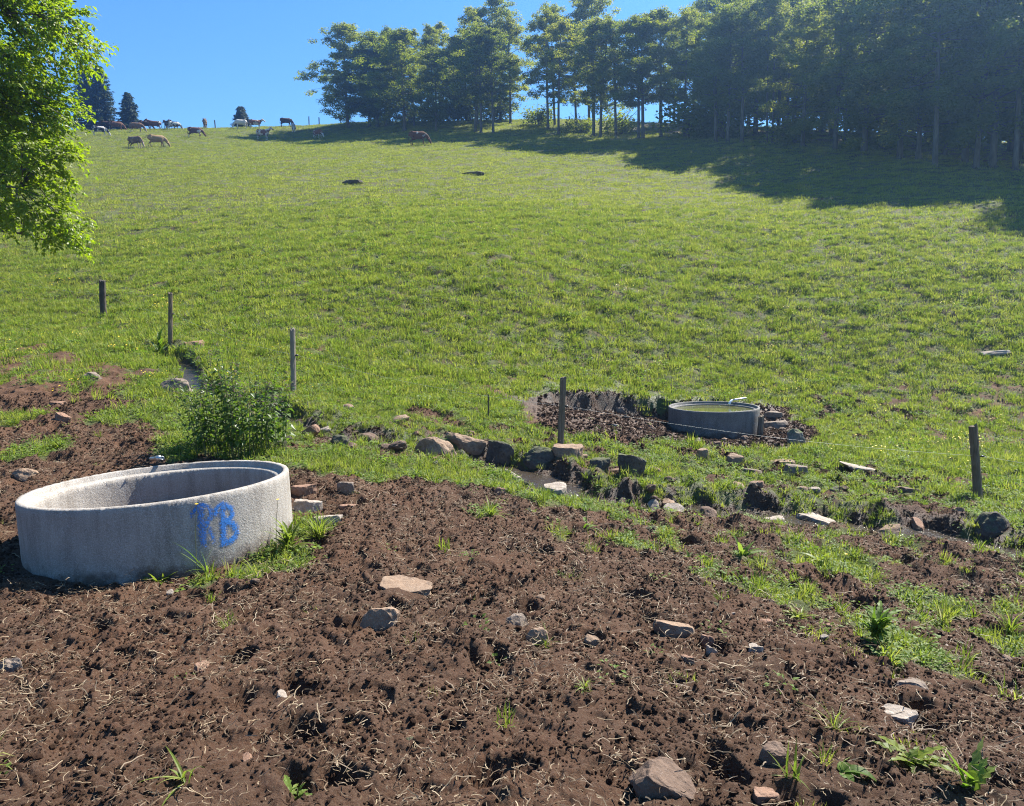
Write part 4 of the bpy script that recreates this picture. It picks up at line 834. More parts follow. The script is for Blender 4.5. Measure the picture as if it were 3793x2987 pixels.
# sprayed blue letters: a thin coat of paint on the ring's outer face
def spray():
    W, Hh, st = 0.62, 0.50, 0.0045
    th0, z0 = -1.05, -0.52
    nt, nz = int(0.62 / st), int(Hh / st)
    T, Z = np.meshgrid(th0 + np.arange(nt) * st, z0 + np.arange(nz) * st)
    dens = np.zeros(T.shape)
    for s, pts in enumerate(STROKES):
        p = [(a, z) for a, z in pts]
        # smooth the hand's path
        q = np.array(p)
        tt = np.linspace(0, len(q) - 1, len(q) * 5)
        q = np.stack([np.interp(tt, range(len(q)), q[:, 0]), np.interp(tt, range(len(q)), q[:, 1])], 1)
        for _ in range(4): q[1:-1] = (q[:-2] + 2 * q[1:-1] + q[2:]) / 4
        d, _, par = seg_dist(T, Z, [tuple(v) for v in q])
        wdt = 0.029 if s in (1, 4, 5) else 0.021
        core = np.exp(-(d / wdt) ** 2 * 0.9)
        fade = 0.80 + 0.30 * fbm(T * 9 + s, Z * 9, 3, 520)
        dens = np.maximum(dens, core * (0.80 if s > 2 else 0.62) * fade) + 0.07 * np.exp(-(d / 0.045) ** 2)
    # letters bleed together downwards
    dens = np.clip(dens, 0, 1)
    r = 1.0025
    P = np.stack([np.cos(T) * r, np.sin(T) * r, Z], -1).reshape(-1, 3)
    idx = np.arange(T.size).reshape(T.shape)
    F = np.stack([idx[:-1, :-1], idx[:-1, 1:], idx[1:, 1:], idx[1:, :-1]], -1).reshape(-1, 4)
    dd = dens.ravel()
    F = F[dd[F].max(1) > 0.16]
    used = np.unique(F); mp = -np.ones(len(P), int); mp[used] = np.arange(len(used))
    t = NT('blue_spray_paint')
    a = t.attr('paint').outputs['Fac']; co = t.coord()
    n = t.math('ADD', t.math('MULTIPLY', t.noise(co, 60, 4, 0.7), 0.7), t.math('MULTIPLY', t.noise(co, 150, 2, 0.6), 0.3))
    al = t.ramp(t.math('ADD', a, t.math('MULTIPLY', t.math('SUBTRACT', n, 0.5), 2.4)), [(0.28, 0.0), (0.72, 0.92)])
    t.base((0.030, 0.20, 0.58)); t.rough(0.7)
    t.bump(t.noise(co, 60, 6, 0.72), 0.6, 0.01)
    t.ln(al, t.b.inputs['Alpha'])
    me = npmesh('painted_letters', P[used], mp[F], t.m, True)
    at = me.attributes.new('paint', 'FLOAT', 'POINT'); at.data.foreach_set('value', dd[used].astype(np.float32))
    return me
lt = link('painted_letters', spray(), ta)
lt['label'] = 'two capital letters sprayed in blue paint'

th = np.linspace(0, 2 * np.pi, 160, endpoint=False)
wv, wf = lathe_pts([(0.884, -0.085), (0.6, -0.085), (0.3, -0.085), (0.001, -0.085)], th)
wb = link('trough_water', npmesh('trough_water', wv, wf[:, ::-1], MAT['trough_water'], True), tb)

def tube(path, rad, n=10, cap=True):
    P = np.array(path, float); rad = np.broadcast_to(rad, (len(P),)); V = []
    T = np.gradient(P, axis=0); T /= np.linalg.norm(T, axis=1, keepdims=True) + 1e-9
    ref = np.array([0, 0, 1.0]) if abs(T[0][2]) < 0.9 else np.array([1.0, 0, 0])
    S = np.cross(T[0], ref); S /= np.linalg.norm(S)
    for i in range(len(P)):
        S = S - T[i] * (S @ T[i]); S /= np.linalg.norm(S) + 1e-9
        U = np.cross(T[i], S)
        a = np.arange(n) * 2 * np.pi / n
        V.append(P[i] + rad[i] * (np.cos(a)[:, None] * S + np.sin(a)[:, None] * U))
    V = np.concatenate(V); idx = np.arange(len(P) * n).reshape(len(P), n)
    F = np.stack([idx[:-1], np.roll(idx, -1, 1)[:-1], np.roll(idx, -1, 1)[1:], idx[1:]], -1).reshape(-1, 4)
    Fs = [F]
    if cap: Fs.append(np.stack([idx[0][::-1], idx[-1]]))
    return V, Fs

def join(parts):
    V = []; by = {}; off = 0
    for v, fs in parts:
        V.append(v)
        for f in (fs if isinstance(fs, list) else [fs]):
            by.setdefault(f.shape[1], []).append(f + off)
        off += len(v)
    return np.concatenate(V), [np.concatenate(f) for f in by.values()]

# galvanised inlet pipe over the near trough's back rim, with its elbow
def hollow_pipe(p, q, r):
    p, q = np.array(p), np.array(q)
    v, f = tube([p, p + (q - p) * .33, p + (q - p) * .66, q], r, 14, False)
    v2, f2 = tube([p, p + (q - p) * .33, p + (q - p) * .66, q], r * 0.78, 14, False)
    n = 14; a = np.arange(n); b = (a + 1) % n
    rim = np.stack([len(v) - n + a, len(v) - n + b, len(v) + len(v2) - n + b, len(v) + len(v2) - n + a], 1)
    V = np.vstack([v, v2])
    return V, [np.concatenate([f[0], f2[0][:, ::-1] + len(v), rim])]
root = empty('water_pipe', (-3.33, 6.78, 0.385)); root.rotation_euler = (0, 0, 0.25)
tag(root, 'short galvanised pipe end poking over the back rim of the near trough', 'pipe')
link('pipe', npmesh('pipe', *hollow_pipe((-0.12, 0.18, -0.05), (0.03, -0.05, -0.010), 0.017), MAT['steel'], True), root)
link('coupling', npmesh('coupling', *tube([(-0.05, 0.075, -0.030), (-0.03, 0.045, -0.025), (-0.01, 0.012, -0.018)], 0.023, 12), MAT['steel'], True), root)
root = empty('water_pipe', (5.28, 17.05, -0.44))
tag(root, 'inlet pipe spilling water into the full trough', 'pipe')
link('pipe', npmesh('pipe', *hollow_pipe((0.30, 0.22, 0.03), (-0.10, -0.05, 0.02), 0.02), MAT['steel'], True), root)
jet = [(-0.10 - 0.10 * s, -0.05 - 0.07 * s, 0.02 - 0.10 * s * s) for s in np.linspace(0, 1, 8)]
link('water_jet', npmesh('water_jet', *tube(jet, np.linspace(0.02, 0.03, 8), 8), MAT['foam'], True), root)

# ------------------------------------------------------------------ fence posts and wire
def post_mesh(bot, top, r, seed):
    rg = np.random.default_rng(seed)
    n = 14; a = np.arange(n) * 2 * np.pi / n
    prof = r * (1 + 0.10 * rg.normal(size=n))
    V = []; b = np.array(bot); tp = np.array(top)
    L = np.linalg.norm(tp - b); steps = 14; bow = rg.normal(0, 0.012, 2)
    for k in range(steps + 1):
        f = k / steps
        c = np.array([0, 0, -0.35]) * (1 - f) + (tp - b) * f
        c[:2] += bow * math.sin(math.pi * f)
        rr = prof * (1.05 - 0.12 * f) * (1 + 0.035 * rg.normal(size=n)) 
        z = c[2] + (0.014 * rg.normal(size=n) + 0.02 * np.cos(a + seed) if k == steps else 0)
        V.append(np.stack([c[0] + rr * np.cos(a), c[1] + rr * np.sin(a), np.broadcast_to(z, (n,))], 1))
    V.append(np.array([[(tp - b)[0], (tp - b)[1], (tp - b)[2] + 0.006]]))
    V = np.concatenate(V); idx = np.arange((steps + 1) * n).reshape(steps + 1, n)
    F = np.stack([idx[:-1], np.roll(idx, -1, 1)[:-1], np.roll(idx, -1, 1)[1:], idx[1:]], -1).reshape(-1, 4)
    cap = np.stack([idx[-1], np.roll(idx[-1], -1), np.full(n, len(V) - 1)], 1)
    return V, [F, cap]
WD = [wood_mat('dark_wood', (0.045, 0.038, 0.032), (0.10, 0.085, 0.07)), wood_mat('brown_wood', (0.10, 0.075, 0.05), (0.22, 0.17, 0.12)), wood_mat('pale_wood', (0.17, 0.14, 0.105), (0.34, 0.29, 0.225))]
PTOP = []
for i, (b, tp, r, lab) in enumerate(POSTS):
    z = gz(b[0], b[1]); dz = z - b[2]
    root = empty('fence_post', (b[0], b[1], z))
    tag(root, lab, 'fence post', 'posts of the wire fence along the stream')
    top = (tp[0], tp[1], tp[2])
    link('post', npmesh('post', *post_mesh((b[0], b[1], z), top, r, 600 + i), WD[(0, 1, 2, 1, 1)[i]], False), root)
    f = 0.60
    q = np.array([(tp[0] - b[0]) * f, (tp[1] - b[1]) * f, (tp[2] - z) * f])
    v, fs = tube([q + [r * 0.8, 0, 0], q + [r + 0.025, -0.0, 0], q + [r + 0.05, 0, 0]], [0.010, 0.018, 0.013], 8)
    link('insulator', npmesh('insulator', v, fs, MAT['plastic'], True), root)
    PTOP.append(np.array([b[0] + q[0] + r + 0.035, b[1] + q[1], z + q[2]]))
# the wire: post to post, sagging a little, and on past the right edge
wp = [PTOP[0] + np.array([-6, 4, 0.9])] + PTOP + [PTOP[4] + np.array([5.0, -1.2, -0.5])]
path = []
for a, b in zip(wp[:-1], wp[1:]):
    for s in np.linspace(0, 1, 12, endpoint=False):
        q = a + (b - a) * s; q = q.copy(); q[2] -= 0.10 * 4 * s * (1 - s); path.append(q)
path.append(wp[-1])
tag(link('fence_wire', npmesh('fence_wire', *tube(path, 0.0016, 5), MAT['wire'], True)), 'thin pale electric fence wire strung from post to post along the stream', 'fence wire')

for i, (px_, py_) in enumerate(CREST_POSTS):
    z = gz(px_, py_)
    o = link('crest_post', npmesh('crest_post', *post_mesh((0, 0, 0), (random.uniform(-.05, .05), 0, random.uniform(0.95, 1.25)), 0.07, 640 + i), WD[0]))
    o.location = (px_, py_, z)
    tag(o, 'tiny dark fence post standing on the skyline of the crest', 'fence post', 'fence posts along the crest')

# ------------------------------------------------------------------ stones
def rock_mesh(w, d, h, kind, seed, mat, sub=4):
    rg = np.random.default_rng(seed)
    bm = bmesh.new(); bmesh.ops.create_icosphere(bm, subdivisions=sub, radius=1.0)
    P = np.array([v.co[:] for v in bm.verts])
    F = np.array([[v.index for v in f.verts] for f in bm.faces]); bm.free()
    if kind == 'round': npl, lo, hi, q = 9, 0.70, 0.95, 1.0
    elif kind == 'block': npl, lo, hi, q = 13, 0.55, 0.88, 1.1
    else: npl, lo, hi, q = 9, 0.68, 0.92, 1.2
    P = np.sign(P) * np.abs(P) ** (1 / q)
    for i in range(npl):
        nv = rg.normal(size=3); nv[2] *= 0.6; nv /= np.linalg.norm(nv); lim = rg.uniform(lo, hi)
        s = P @ nv; P = P - np.maximum(s - lim, 0)[:, None] * nv * 0.92
    if kind in ('slab', 'slabt', 'block'):
        nv = np.array([rg.normal(0, .12), rg.normal(0, .12), 1]); nv /= np.linalg.norm(nv)
        s = P @ nv; P = P - np.maximum(s - (0.55 if kind == 'block' else 0.45), 0)[:, None] * nv * 0.95
    off = Vector((seed * 1.37, seed * 0.71, 3.3))
    nz = np.array([0.16 * mnoise.noise(Vector(p) * 1.5 + off) + 0.08 * mnoise.noise(Vector(p) * 3.6 + off) + 0.028 * mnoise.noise(Vector(p) * 10 + off) + 0.02 * mnoise.noise(Vector(p) * 18 + off) for p in P])
    P = P * (1 + nz)[:, None]
    P -= (P.max(0) + P.min(0)) / 2; P /= (P.max(0) - P.min(0))
    P = P * np.array([w, d, h])
    return npmesh('stone', P, F, mat, False)
for i, (rx, ry, rw, rh, el, kind, col, lab) in enumerate(ROCKS):
    rg_ = np.random.default_rng(900 + i)
    dd = rw * rg_.uniform(0.55, 0.8)
    # seen height = top foreshortened by the view angle + its front
    hv = max(rh / math.cos(el) - dd * 0.75 * math.sin(max(el, 0)), rh * 0.35, 0.03) + 0.015
    full = hv * 1.7 + 0.03
    me = rock_mesh(rw * 1.06, dd, full, kind, 900 + i, ROCKC[col], 4 if ry < 12 else 3)
    o = link('stone', me)
    cy = ry + dd * 0.42
    z = gz(rx, cy)
    zf = gz(rx, ry)
    o.location = (rx, cy, min(z, zf + 0.04) + hv - full / 2 - 0.02)
    tl = 0.0
    if kind == 'slabt': tl = 0.32
    o.rotation_euler = (rg_.normal(0, 0.05), (tl + rg_.normal(0, 0.06)), rg_.normal(0, 0.12))
    tag(o, lab, 'stone', 'stones scattered over the mud and stream bank')

# short rotten stump beside the full trough, thin stake, loose stick
def stump(name, lab, cat, x, y, h, r, mat, lean=(0, 0), seed=1):
    o = link(name, npmesh(name, *post_mesh((0, 0, 0), (lean[0], lean[1], h), r, seed), mat))
    o.location = (x, y, gz(x, y)); return tag(o, lab, cat)
stump('broken_post', 'short broken wooden post at the right front of the water-filled trough', 'post stump', 5.33, 15.62, 0.45, 0.06, WD[1], (0.06, 0), 31)
stump('thistle_stake', 'thin dark stake standing in the grass left of the leaning post', 'stake', -0.44, 12.95, 0.42, 0.014, WD[0], (0.02, 0), 33)
o = link('stick', npmesh('stick', *tube([(-.35, 0, 0.02), (-.1, .02, .05), (.1, 0, .05), (.36, -.03, .02)], [.016, .018, .016, .010], 7), WD[1]))
o.location = (1.45, 8.6, gz(1.45, 8.6)); tag(o, 'dark stick lying on the mud below the glinting stream', 'stick')

# ------------------------------------------------------------------ nettles and weeds
def nettles(x, y):
    rg = np.random.default_rng(77)
    root = empty('nettle_bush', (x, y, gz(x, y)))
    tag(root, 'dense dark green nettle bush growing behind the near trough', 'nettle bush')
    SV = []; P = []; D = []; N = []; L = []; W = []; FV = []
    for i in range(66):
        a = rg.uniform(0, 6.28); r = math.sqrt(rg.uniform())
        bx, by = 0.58 * r * math.cos(a), 0.50 * r * math.sin(a)
        z0 = gz(x + bx, y + by) - gz(x, y)
        h = rg.uniform(0.78, 1.32) * (1 - 0.30 * r * r) * (1 + 0.12 * math.sin(3 * a))
        lx, ly = bx * 0.30 + rg.normal(0, .06), by * 0.3 + rg.normal(0, .06)
        pts = [np.array([bx + lx * f * f, by + ly * f * f, z0 - 0.02 + h * f]) for f in np.linspace(0, 1, 7)]
        SV.append(tube(pts, np.linspace(0.0055, 0.002, 7), 5))
        n = int(h / 0.058)
        for k in range(3, n):
            f = k / n; c = np.array([bx + lx * f * f, by + ly * f * f, z0 + h * f])
            for s in (0, math.pi):
                t = k * 1.57 + a + s + rg.normal(0, .25)
                d = np.array([math.cos(t), math.sin(t), 0.25 - 0.55 * (1 - f) + rg.normal(0, .22)])
                P.append(c); D.append(d); N.append([rg.normal(0, .25), rg.normal(0, .25), 1])
                ll = rg.uniform(0.075, 0.125) * (1.0 - 0.55 * max(0, f - 0.6) / 0.4); L.append(ll); W.append(ll * rg.uniform(.42, .58))
        if rg.uniform() < 0.5:
            for k in range(8):
                c = pts[-1] - np.array([0, 0, rg.uniform(0, .18)]); t = rg.uniform(0, 6.28)
                FV.append(tube([c, c + np.array([math.cos(t) * .02, math.sin(t) * .02, -.005]), c + np.array([math.cos(t) * .045, math.sin(t) * .045, -.03])], [.003, .004, .002], 4))
    link('stems', npmesh('stems', *join(SV), MAT['stem']), root)
    v, f = leaf_batch(np.array(P), np.array(D), np.array(N), np.array(L), np.array(W), 0.35, 0.32)
    link('foliage', npmesh('foliage', v, f, MAT['nettle_leaf']), root)
    tag(link('flowers', npmesh('flowers', *join(FV), plain('nettle_flowers', (0.13, 0.09, 0.07), 0.8)), root), kind='stuff')
nettles(-3.22, 8.55)

def long_leaf(p, az, L, w, rise, curl, jag=0.0, n=9, rg=None):
    V = []; p = np.array(p, float); th = rise
    s = np.array([-math.sin(az), math.cos(az), 0.0])
    for k in range(n + 1):
        f = k / n; ww = w * math.sin(math.pi * min(1, 0.12 + 0.88 * f) ** 0.8) if f < 1 else 0.001
        j = 1 + (jag * (1 if k % 2 else -1) if 0 < k < n else 0)
        V += [p + s * ww * 0.5 * j + [0, 0, 0.15 * ww], p.copy(), p - s * ww * 0.5 * j + [0, 0, 0.15 * ww]]
        d = np.array([math.cos(az) * math.cos(th), math.sin(az) * math.cos(th), math.sin(th)])
        p = p + d * L / n; th -= curl / n
    F = []
    for k in range(n):
        b = 3 * k; F += [(b, b + 1, b + 4, b + 3), (b + 1, b + 2, b + 5, b + 4)]
    return np.array(V), [np.array(F)]

def weed(name, lab, cat, x, y, n, L, w, rise, curl, jag, mat, seed, stem=0.0):
    rg = np.random.default_rng(seed); parts = []
    for i in range(n):
        a = rg.uniform(0, 6.28) if n > 1 else 0.6
        z = rg.uniform(0, stem)
        parts.append(long_leaf((rg.normal(0, .012), rg.normal(0, .012), z), a, L * rg.uniform(.3, 1.2), w * rg.uniform(.6, 1.2), rise + rg.normal(0, .38), curl * rg.uniform(.6, 1.4), jag))
    root = empty(name, (x, y, gz(x, y) - 0.005)); tag(root, lab, cat)
    link('foliage', npmesh('foliage', *join(parts), mat), root)
    if stem:
        st = [tube([(0, 0, -.02), (.01, 0, stem * .5), (rg.normal(0, .03), 0, stem)], [.005, .004, .002], 5)]
        link('stem', npmesh('stem', *join(st), MAT['stem']), root)
    return root
HB, GL = MAT['herb'], MAT['grass_lush']
weed('grass_tuft', 'single bright grass tuft alone on the dark mud below the stream bank', 'grass tuft', -0.22, 6.79, 26, 0.24, 0.014, 1.0, 0.9, 0, GL, 1)
weed('thistle', 'upright thistle-like weed with a thin dark stem on the mud', 'weed', 0.67, 6.62, 14, 0.13, 0.035, 0.5, 0.8, 0.3, HB, 2, 0.30)
weed('broadleaf_weed', 'grey-green broad-leaved weed in the mud left of the dandelions', 'weed', 1.23, 2.58, 5, 0.15, 0.05, 0.9, 1.2, 0, HB, 3)
weed('dandelion', 'bushy dandelion rosette of jagged leaves at the lower right', 'weed', 1.53, 2.66, 16, 0.17, 0.035, 0.7, 0.9, 0.35, GL, 4)
weed('dandelion', 'dandelion with tall upright jagged leaves by the bottom right corner', 'weed', 1.66, 2.50, 9, 0.20, 0.040, 1.2, 0.5, 0.35, HB, 5)
weed('leafy_weed', 'tall lush clump of divided leaves at the grassy edge on the right', 'weed', 2.22, 4.26, 46, 0.20, 0.035, 0.9, 1.1, 0.3, HB, 6, 0.16)
weed('yellow_leaf', 'torn yellow-green leaf lying on the mud in the foreground', 'fallen leaf', -0.73, 2.92, 1, 0.13, 0.06, 0.25, 0.5, 0.2, MAT['yellow'], 7)
weed('seedling', 'small pale-green seedling in the mud at the bottom, left of the half buried slab', 'weed', -0.80, 2.42, 9, 0.09, 0.026, 0.7, 0.8, 0.25, HB, 8, 0.05)
weed('grass_tuft', 'few curved grass blades in the mud at the bottom left', 'grass tuft', -1.18, 2.42, 9, 0.17, 0.011, 1.0, 1.0, 0, GL, 9)
weed('grass_tuft', 'small grass tuft on bare mud beyond the yellow-green leaf', 'grass tuft', 0.32, 3.19, 20, 0.09, 0.008, 0.8, 0.8, 0, GL, 10)
weed('dock_plant', 'dock plant with pale upright leaves in the patchy grass right of the mud', 'weed', 2.04, 6.33, 9, 0.22, 0.055, 1.0, 0.8, 0, HB, 11)
weed('dock_plant', 'bright yellow-green dock leaves among the grass, farther right', 'weed', 2.78, 6.40, 10, 0.22, 0.05, 1.0, 0.9, 0, GL, 12)
weed('grass_tuft', 'thick tuft of long grass at the right edge', 'grass tuft', 3.50, 4.92, 44, 0.30, 0.012, 1.1, 0.9, 0, GL, 13)
weed('grass_tuft', 'spiky pale grass tuft in the mud beside the leafy clump', 'grass tuft', 3.10, 5.05, 30, 0.22, 0.009, 1.1, 0.5, 0, GL, 14)
weed('leafy_weed', 'low bright weed in the mud left of the leafy clump', 'weed', 1.92, 4.72, 22, 0.15, 0.028, 0.8, 0.9, 0.25, GL, 15)
weed('grass_tuft', 'grass tuft sprouting in the mud in front of the brown angular boulder', 'grass tuft', 1.02, 2.52, 14, 0.13, 0.009, 1.1, 0.6, 0, GL, 16)
weed('grass_tuft', 'small grass tuft at the foot of the lower touching stone', 'grass tuft', 0.16, 3.84, 24, 0.12, 0.007, 0.9, 0.6, 0, GL, 17)
weed('grass_tuft', 'wispy tuft with long thin blades left of the pale flush stone', 'grass tuft', 1.37, 2.95, 16, 0.17, 0.006, 1.0, 0.9, 0, GL, 18)
weed('broadleaf_weed', 'narrow-leaved weed at the muddy edge below the dock plant', 'weed', 1.55, 6.24, 10, 0.15, 0.03, 0.8, 0.9, 0, HB, 19)
weed('long_grass', 'dark long grass blades leaning against the painted side of the near trough', 'grass tuft', -2.20, 5.06, 9, 0.42, 0.016, 1.15, 0.6, 0, HB, 20)
weed('leafy_weed', 'leafy weeds growing against the right side of the near trough', 'weed', -1.75, 5.50, 40, 0.24, 0.03, 1.0, 0.8, 0.15, GL, 21, 0.12)
weed('grass_tuft', 'dense grass along the right foot of the near trough', 'grass tuft', -1.62, 5.85, 46, 0.30, 0.012, 1.1, 0.9, 0, GL, 22)
weed('leafy_weed', 'bright weed at the front foot of the near trough below the letters', 'weed', -2.48, 4.90, 20, 0.15, 0.024, 0.9, 0.8, 0.1, GL, 23)
weed('thistle', 'dark bushy weeds around the foot of the slim fence post', 'weed', -7.35, 15.3, 30, 0.45, 0.07, 1.2, 0.7, 0.3, MAT['nettle_leaf'], 24, 0.4)
for i, (bx, by, h, lab) in enumerate([(-2.26, 5.0, 0.52, 'single buttercup on a tall thin stem in front of the blue letters'), (-1.82, 5.4, 0.42, 'buttercup at the right edge of the near trough'),
                                     (2.75, 5.9, 0.2, 'buttercup in the patchy grass near the yellow-green dock leaves')]):
    root = empty('buttercup', (bx, by, gz(bx, by))); tag(root, lab, 'flower')
    link('stem', npmesh('stem', *tube([(0, 0, 0), (.01, .0, h * .6), (.03, .01, h)], [.003, .002, .0015], 5), MAT['stem']), root)
    a = np.arange(5) * 1.2566
    v, f = leaf_batch(np.tile([[.03, .01, h]], (5, 1)), np.stack([np.cos(a), np.sin(a), np.full(5, .5)], 1), np.tile([[0, 0, 1.]], (5, 1)), np.full(5, .016), np.full(5, .014))
    link('petals', npmesh('petals', v, f, MAT['petal']), root)
# small stones half sunk in the trampled ground
rg = np.random.default_rng(55)
protos = [rock_mesh(1.0, 0.7, 0.6, k, 950 + i, ROCKC[c], 3) for i, (k, c) in enumerate([('block', 'tan'), ('slab', 'pale'), ('round', 'tan'), ('slab', 'red'), ('block', 'dark'), ('round', 'brown')])]
def small_stones(n, xr, yr, smin, smax, label, group, test):
    k = 0; tries = 0
    while k < n and tries < 5000:
        tries += 1
        x, y = rg.uniform(*xr), rg.uniform(*yr)
        if not test(x, y): continue
        if not clear_of_things(np.array([x]), np.array([y]))[0] and rg.uniform() < .8: continue
        s = rg.uniform(smin, smax) if rg.uniform() > .25 else rg.uniform(smax, smax * 1.6)
        o = link('small_stone', protos[int(rg.integers(0, 6))])
        o.location = (x, y, gz(x, y) + s * .12); o.scale = (s, s * rg.uniform(.8, 1.2), s * rg.uniform(.7, 1.1))
        o.rotation_euler = (rg.normal(0, .25), rg.normal(0, .25), rg.uniform(0, 6.28))
        tag(o, label, 'stone', group); k += 1
def by_stream(x, y):
    d = float(seg_dist(np.array([x]), np.array([y]), STREAM)[0][0]); return 0.1 < d < 1.3 and x > -4
small_stones(78, (-3.5, 7.5), (8, 12.5), .09, .24, 'small stone half sunk in the broken bank along the stream', 'small stones along the stream bank', by_stream)
small_stones(34, (-3.5, 3.5), (2.6, 7.5), .03, .075, 'little stone lying on the trampled mud', 'little stones on the open mud', lambda x, y: cover(np.array([x]), np.array([y]))[0] < .1)
small_stones(26, (1.6, 6.8), (14.2, 17.0), .06, .16, 'lumpy stone on the mud around the water-filled trough', 'stones around the water-filled trough', lambda x, y: cover(np.array([x]), np.array([y]))[0] < .2 and math.hypot(x - 4.57, y - 16.4) > 1.15)

# ------------------------------------------------------------------ cows: each one continuous skin
def loft(secs, n=18):
    """secs: centre (3), half width, half height, direction of 'up' is world z projected; closed ends"""
    C = np.array([s[0] for s in secs], float); T = np.gradient(C, axis=0); T /= np.linalg.norm(T, axis=1, keepdims=True)
    V = []
    for (c, hw, hh), t in zip(secs, T):
        side = np.array([-t[1], t[0], 0.0])
        if np.linalg.norm(side) < 0.2: side = np.array([0, 1.0, 0])
        side /= np.linalg.norm(side); up = np.cross(t, side); up *= 1 if up[2] >= -1e-6 else -1
        a = np.arange(n) * 2 * np.pi / n
        V.append(np.array(c) + hw * np.cos(a)[:, None] * side + hh * np.sin(a)[:, None] * up)
    V = np.concatenate(V); idx = np.arange(len(secs) * n).reshape(len(secs), n)
    F = np.stack([idx[:-1], np.roll(idx, -1, 1)[:-1], np.roll(idx, -1, 1)[1:], idx[1:]], -1).reshape(-1, 4)
    return V, [F, np.stack([idx[0][::-1], idx[-1]])]

def ball(c, r):
    bm = bmesh.new(); bmesh.ops.create_icosphere(bm, subdivisions=2, radius=1.0)
    V = np.array([v.co[:] for v in bm.verts]) * np.array(r) + np.array(c); F = np.array([[v.index for v in f.verts] for f in bm.faces]); bm.free()
    return V, [F]

def remeshed(name, parts, voxel, mat):
    me = npmesh(name + '_raw', *join(parts))
    bm = bmesh.new(); bm.from_mesh(me); bmesh.ops.recalc_face_normals(bm, faces=bm.faces); bm.to_mesh(me); bm.free()
    o = bpy.data.objects.new(name + '_raw', me); COL.objects.link(o)
    md = o.modifiers.new('r', 'REMESH'); md.mode = 'VOXEL'; md.voxel_size = voxel; md.use_smooth_shade = True
    sm = o.modifiers.new('s', 'SMOOTH'); sm.iterations = 3; sm.factor = 0.5
    dg = bpy.context.evaluated_depsgraph_get()
    out = bpy.data.meshes.new_from_object(o.evaluated_get(dg)); out.name = name
    bpy.data.objects.remove(o); bpy.data.meshes.remove(me)
    out.materials.clear(); out.materials.append(mat)
    return out

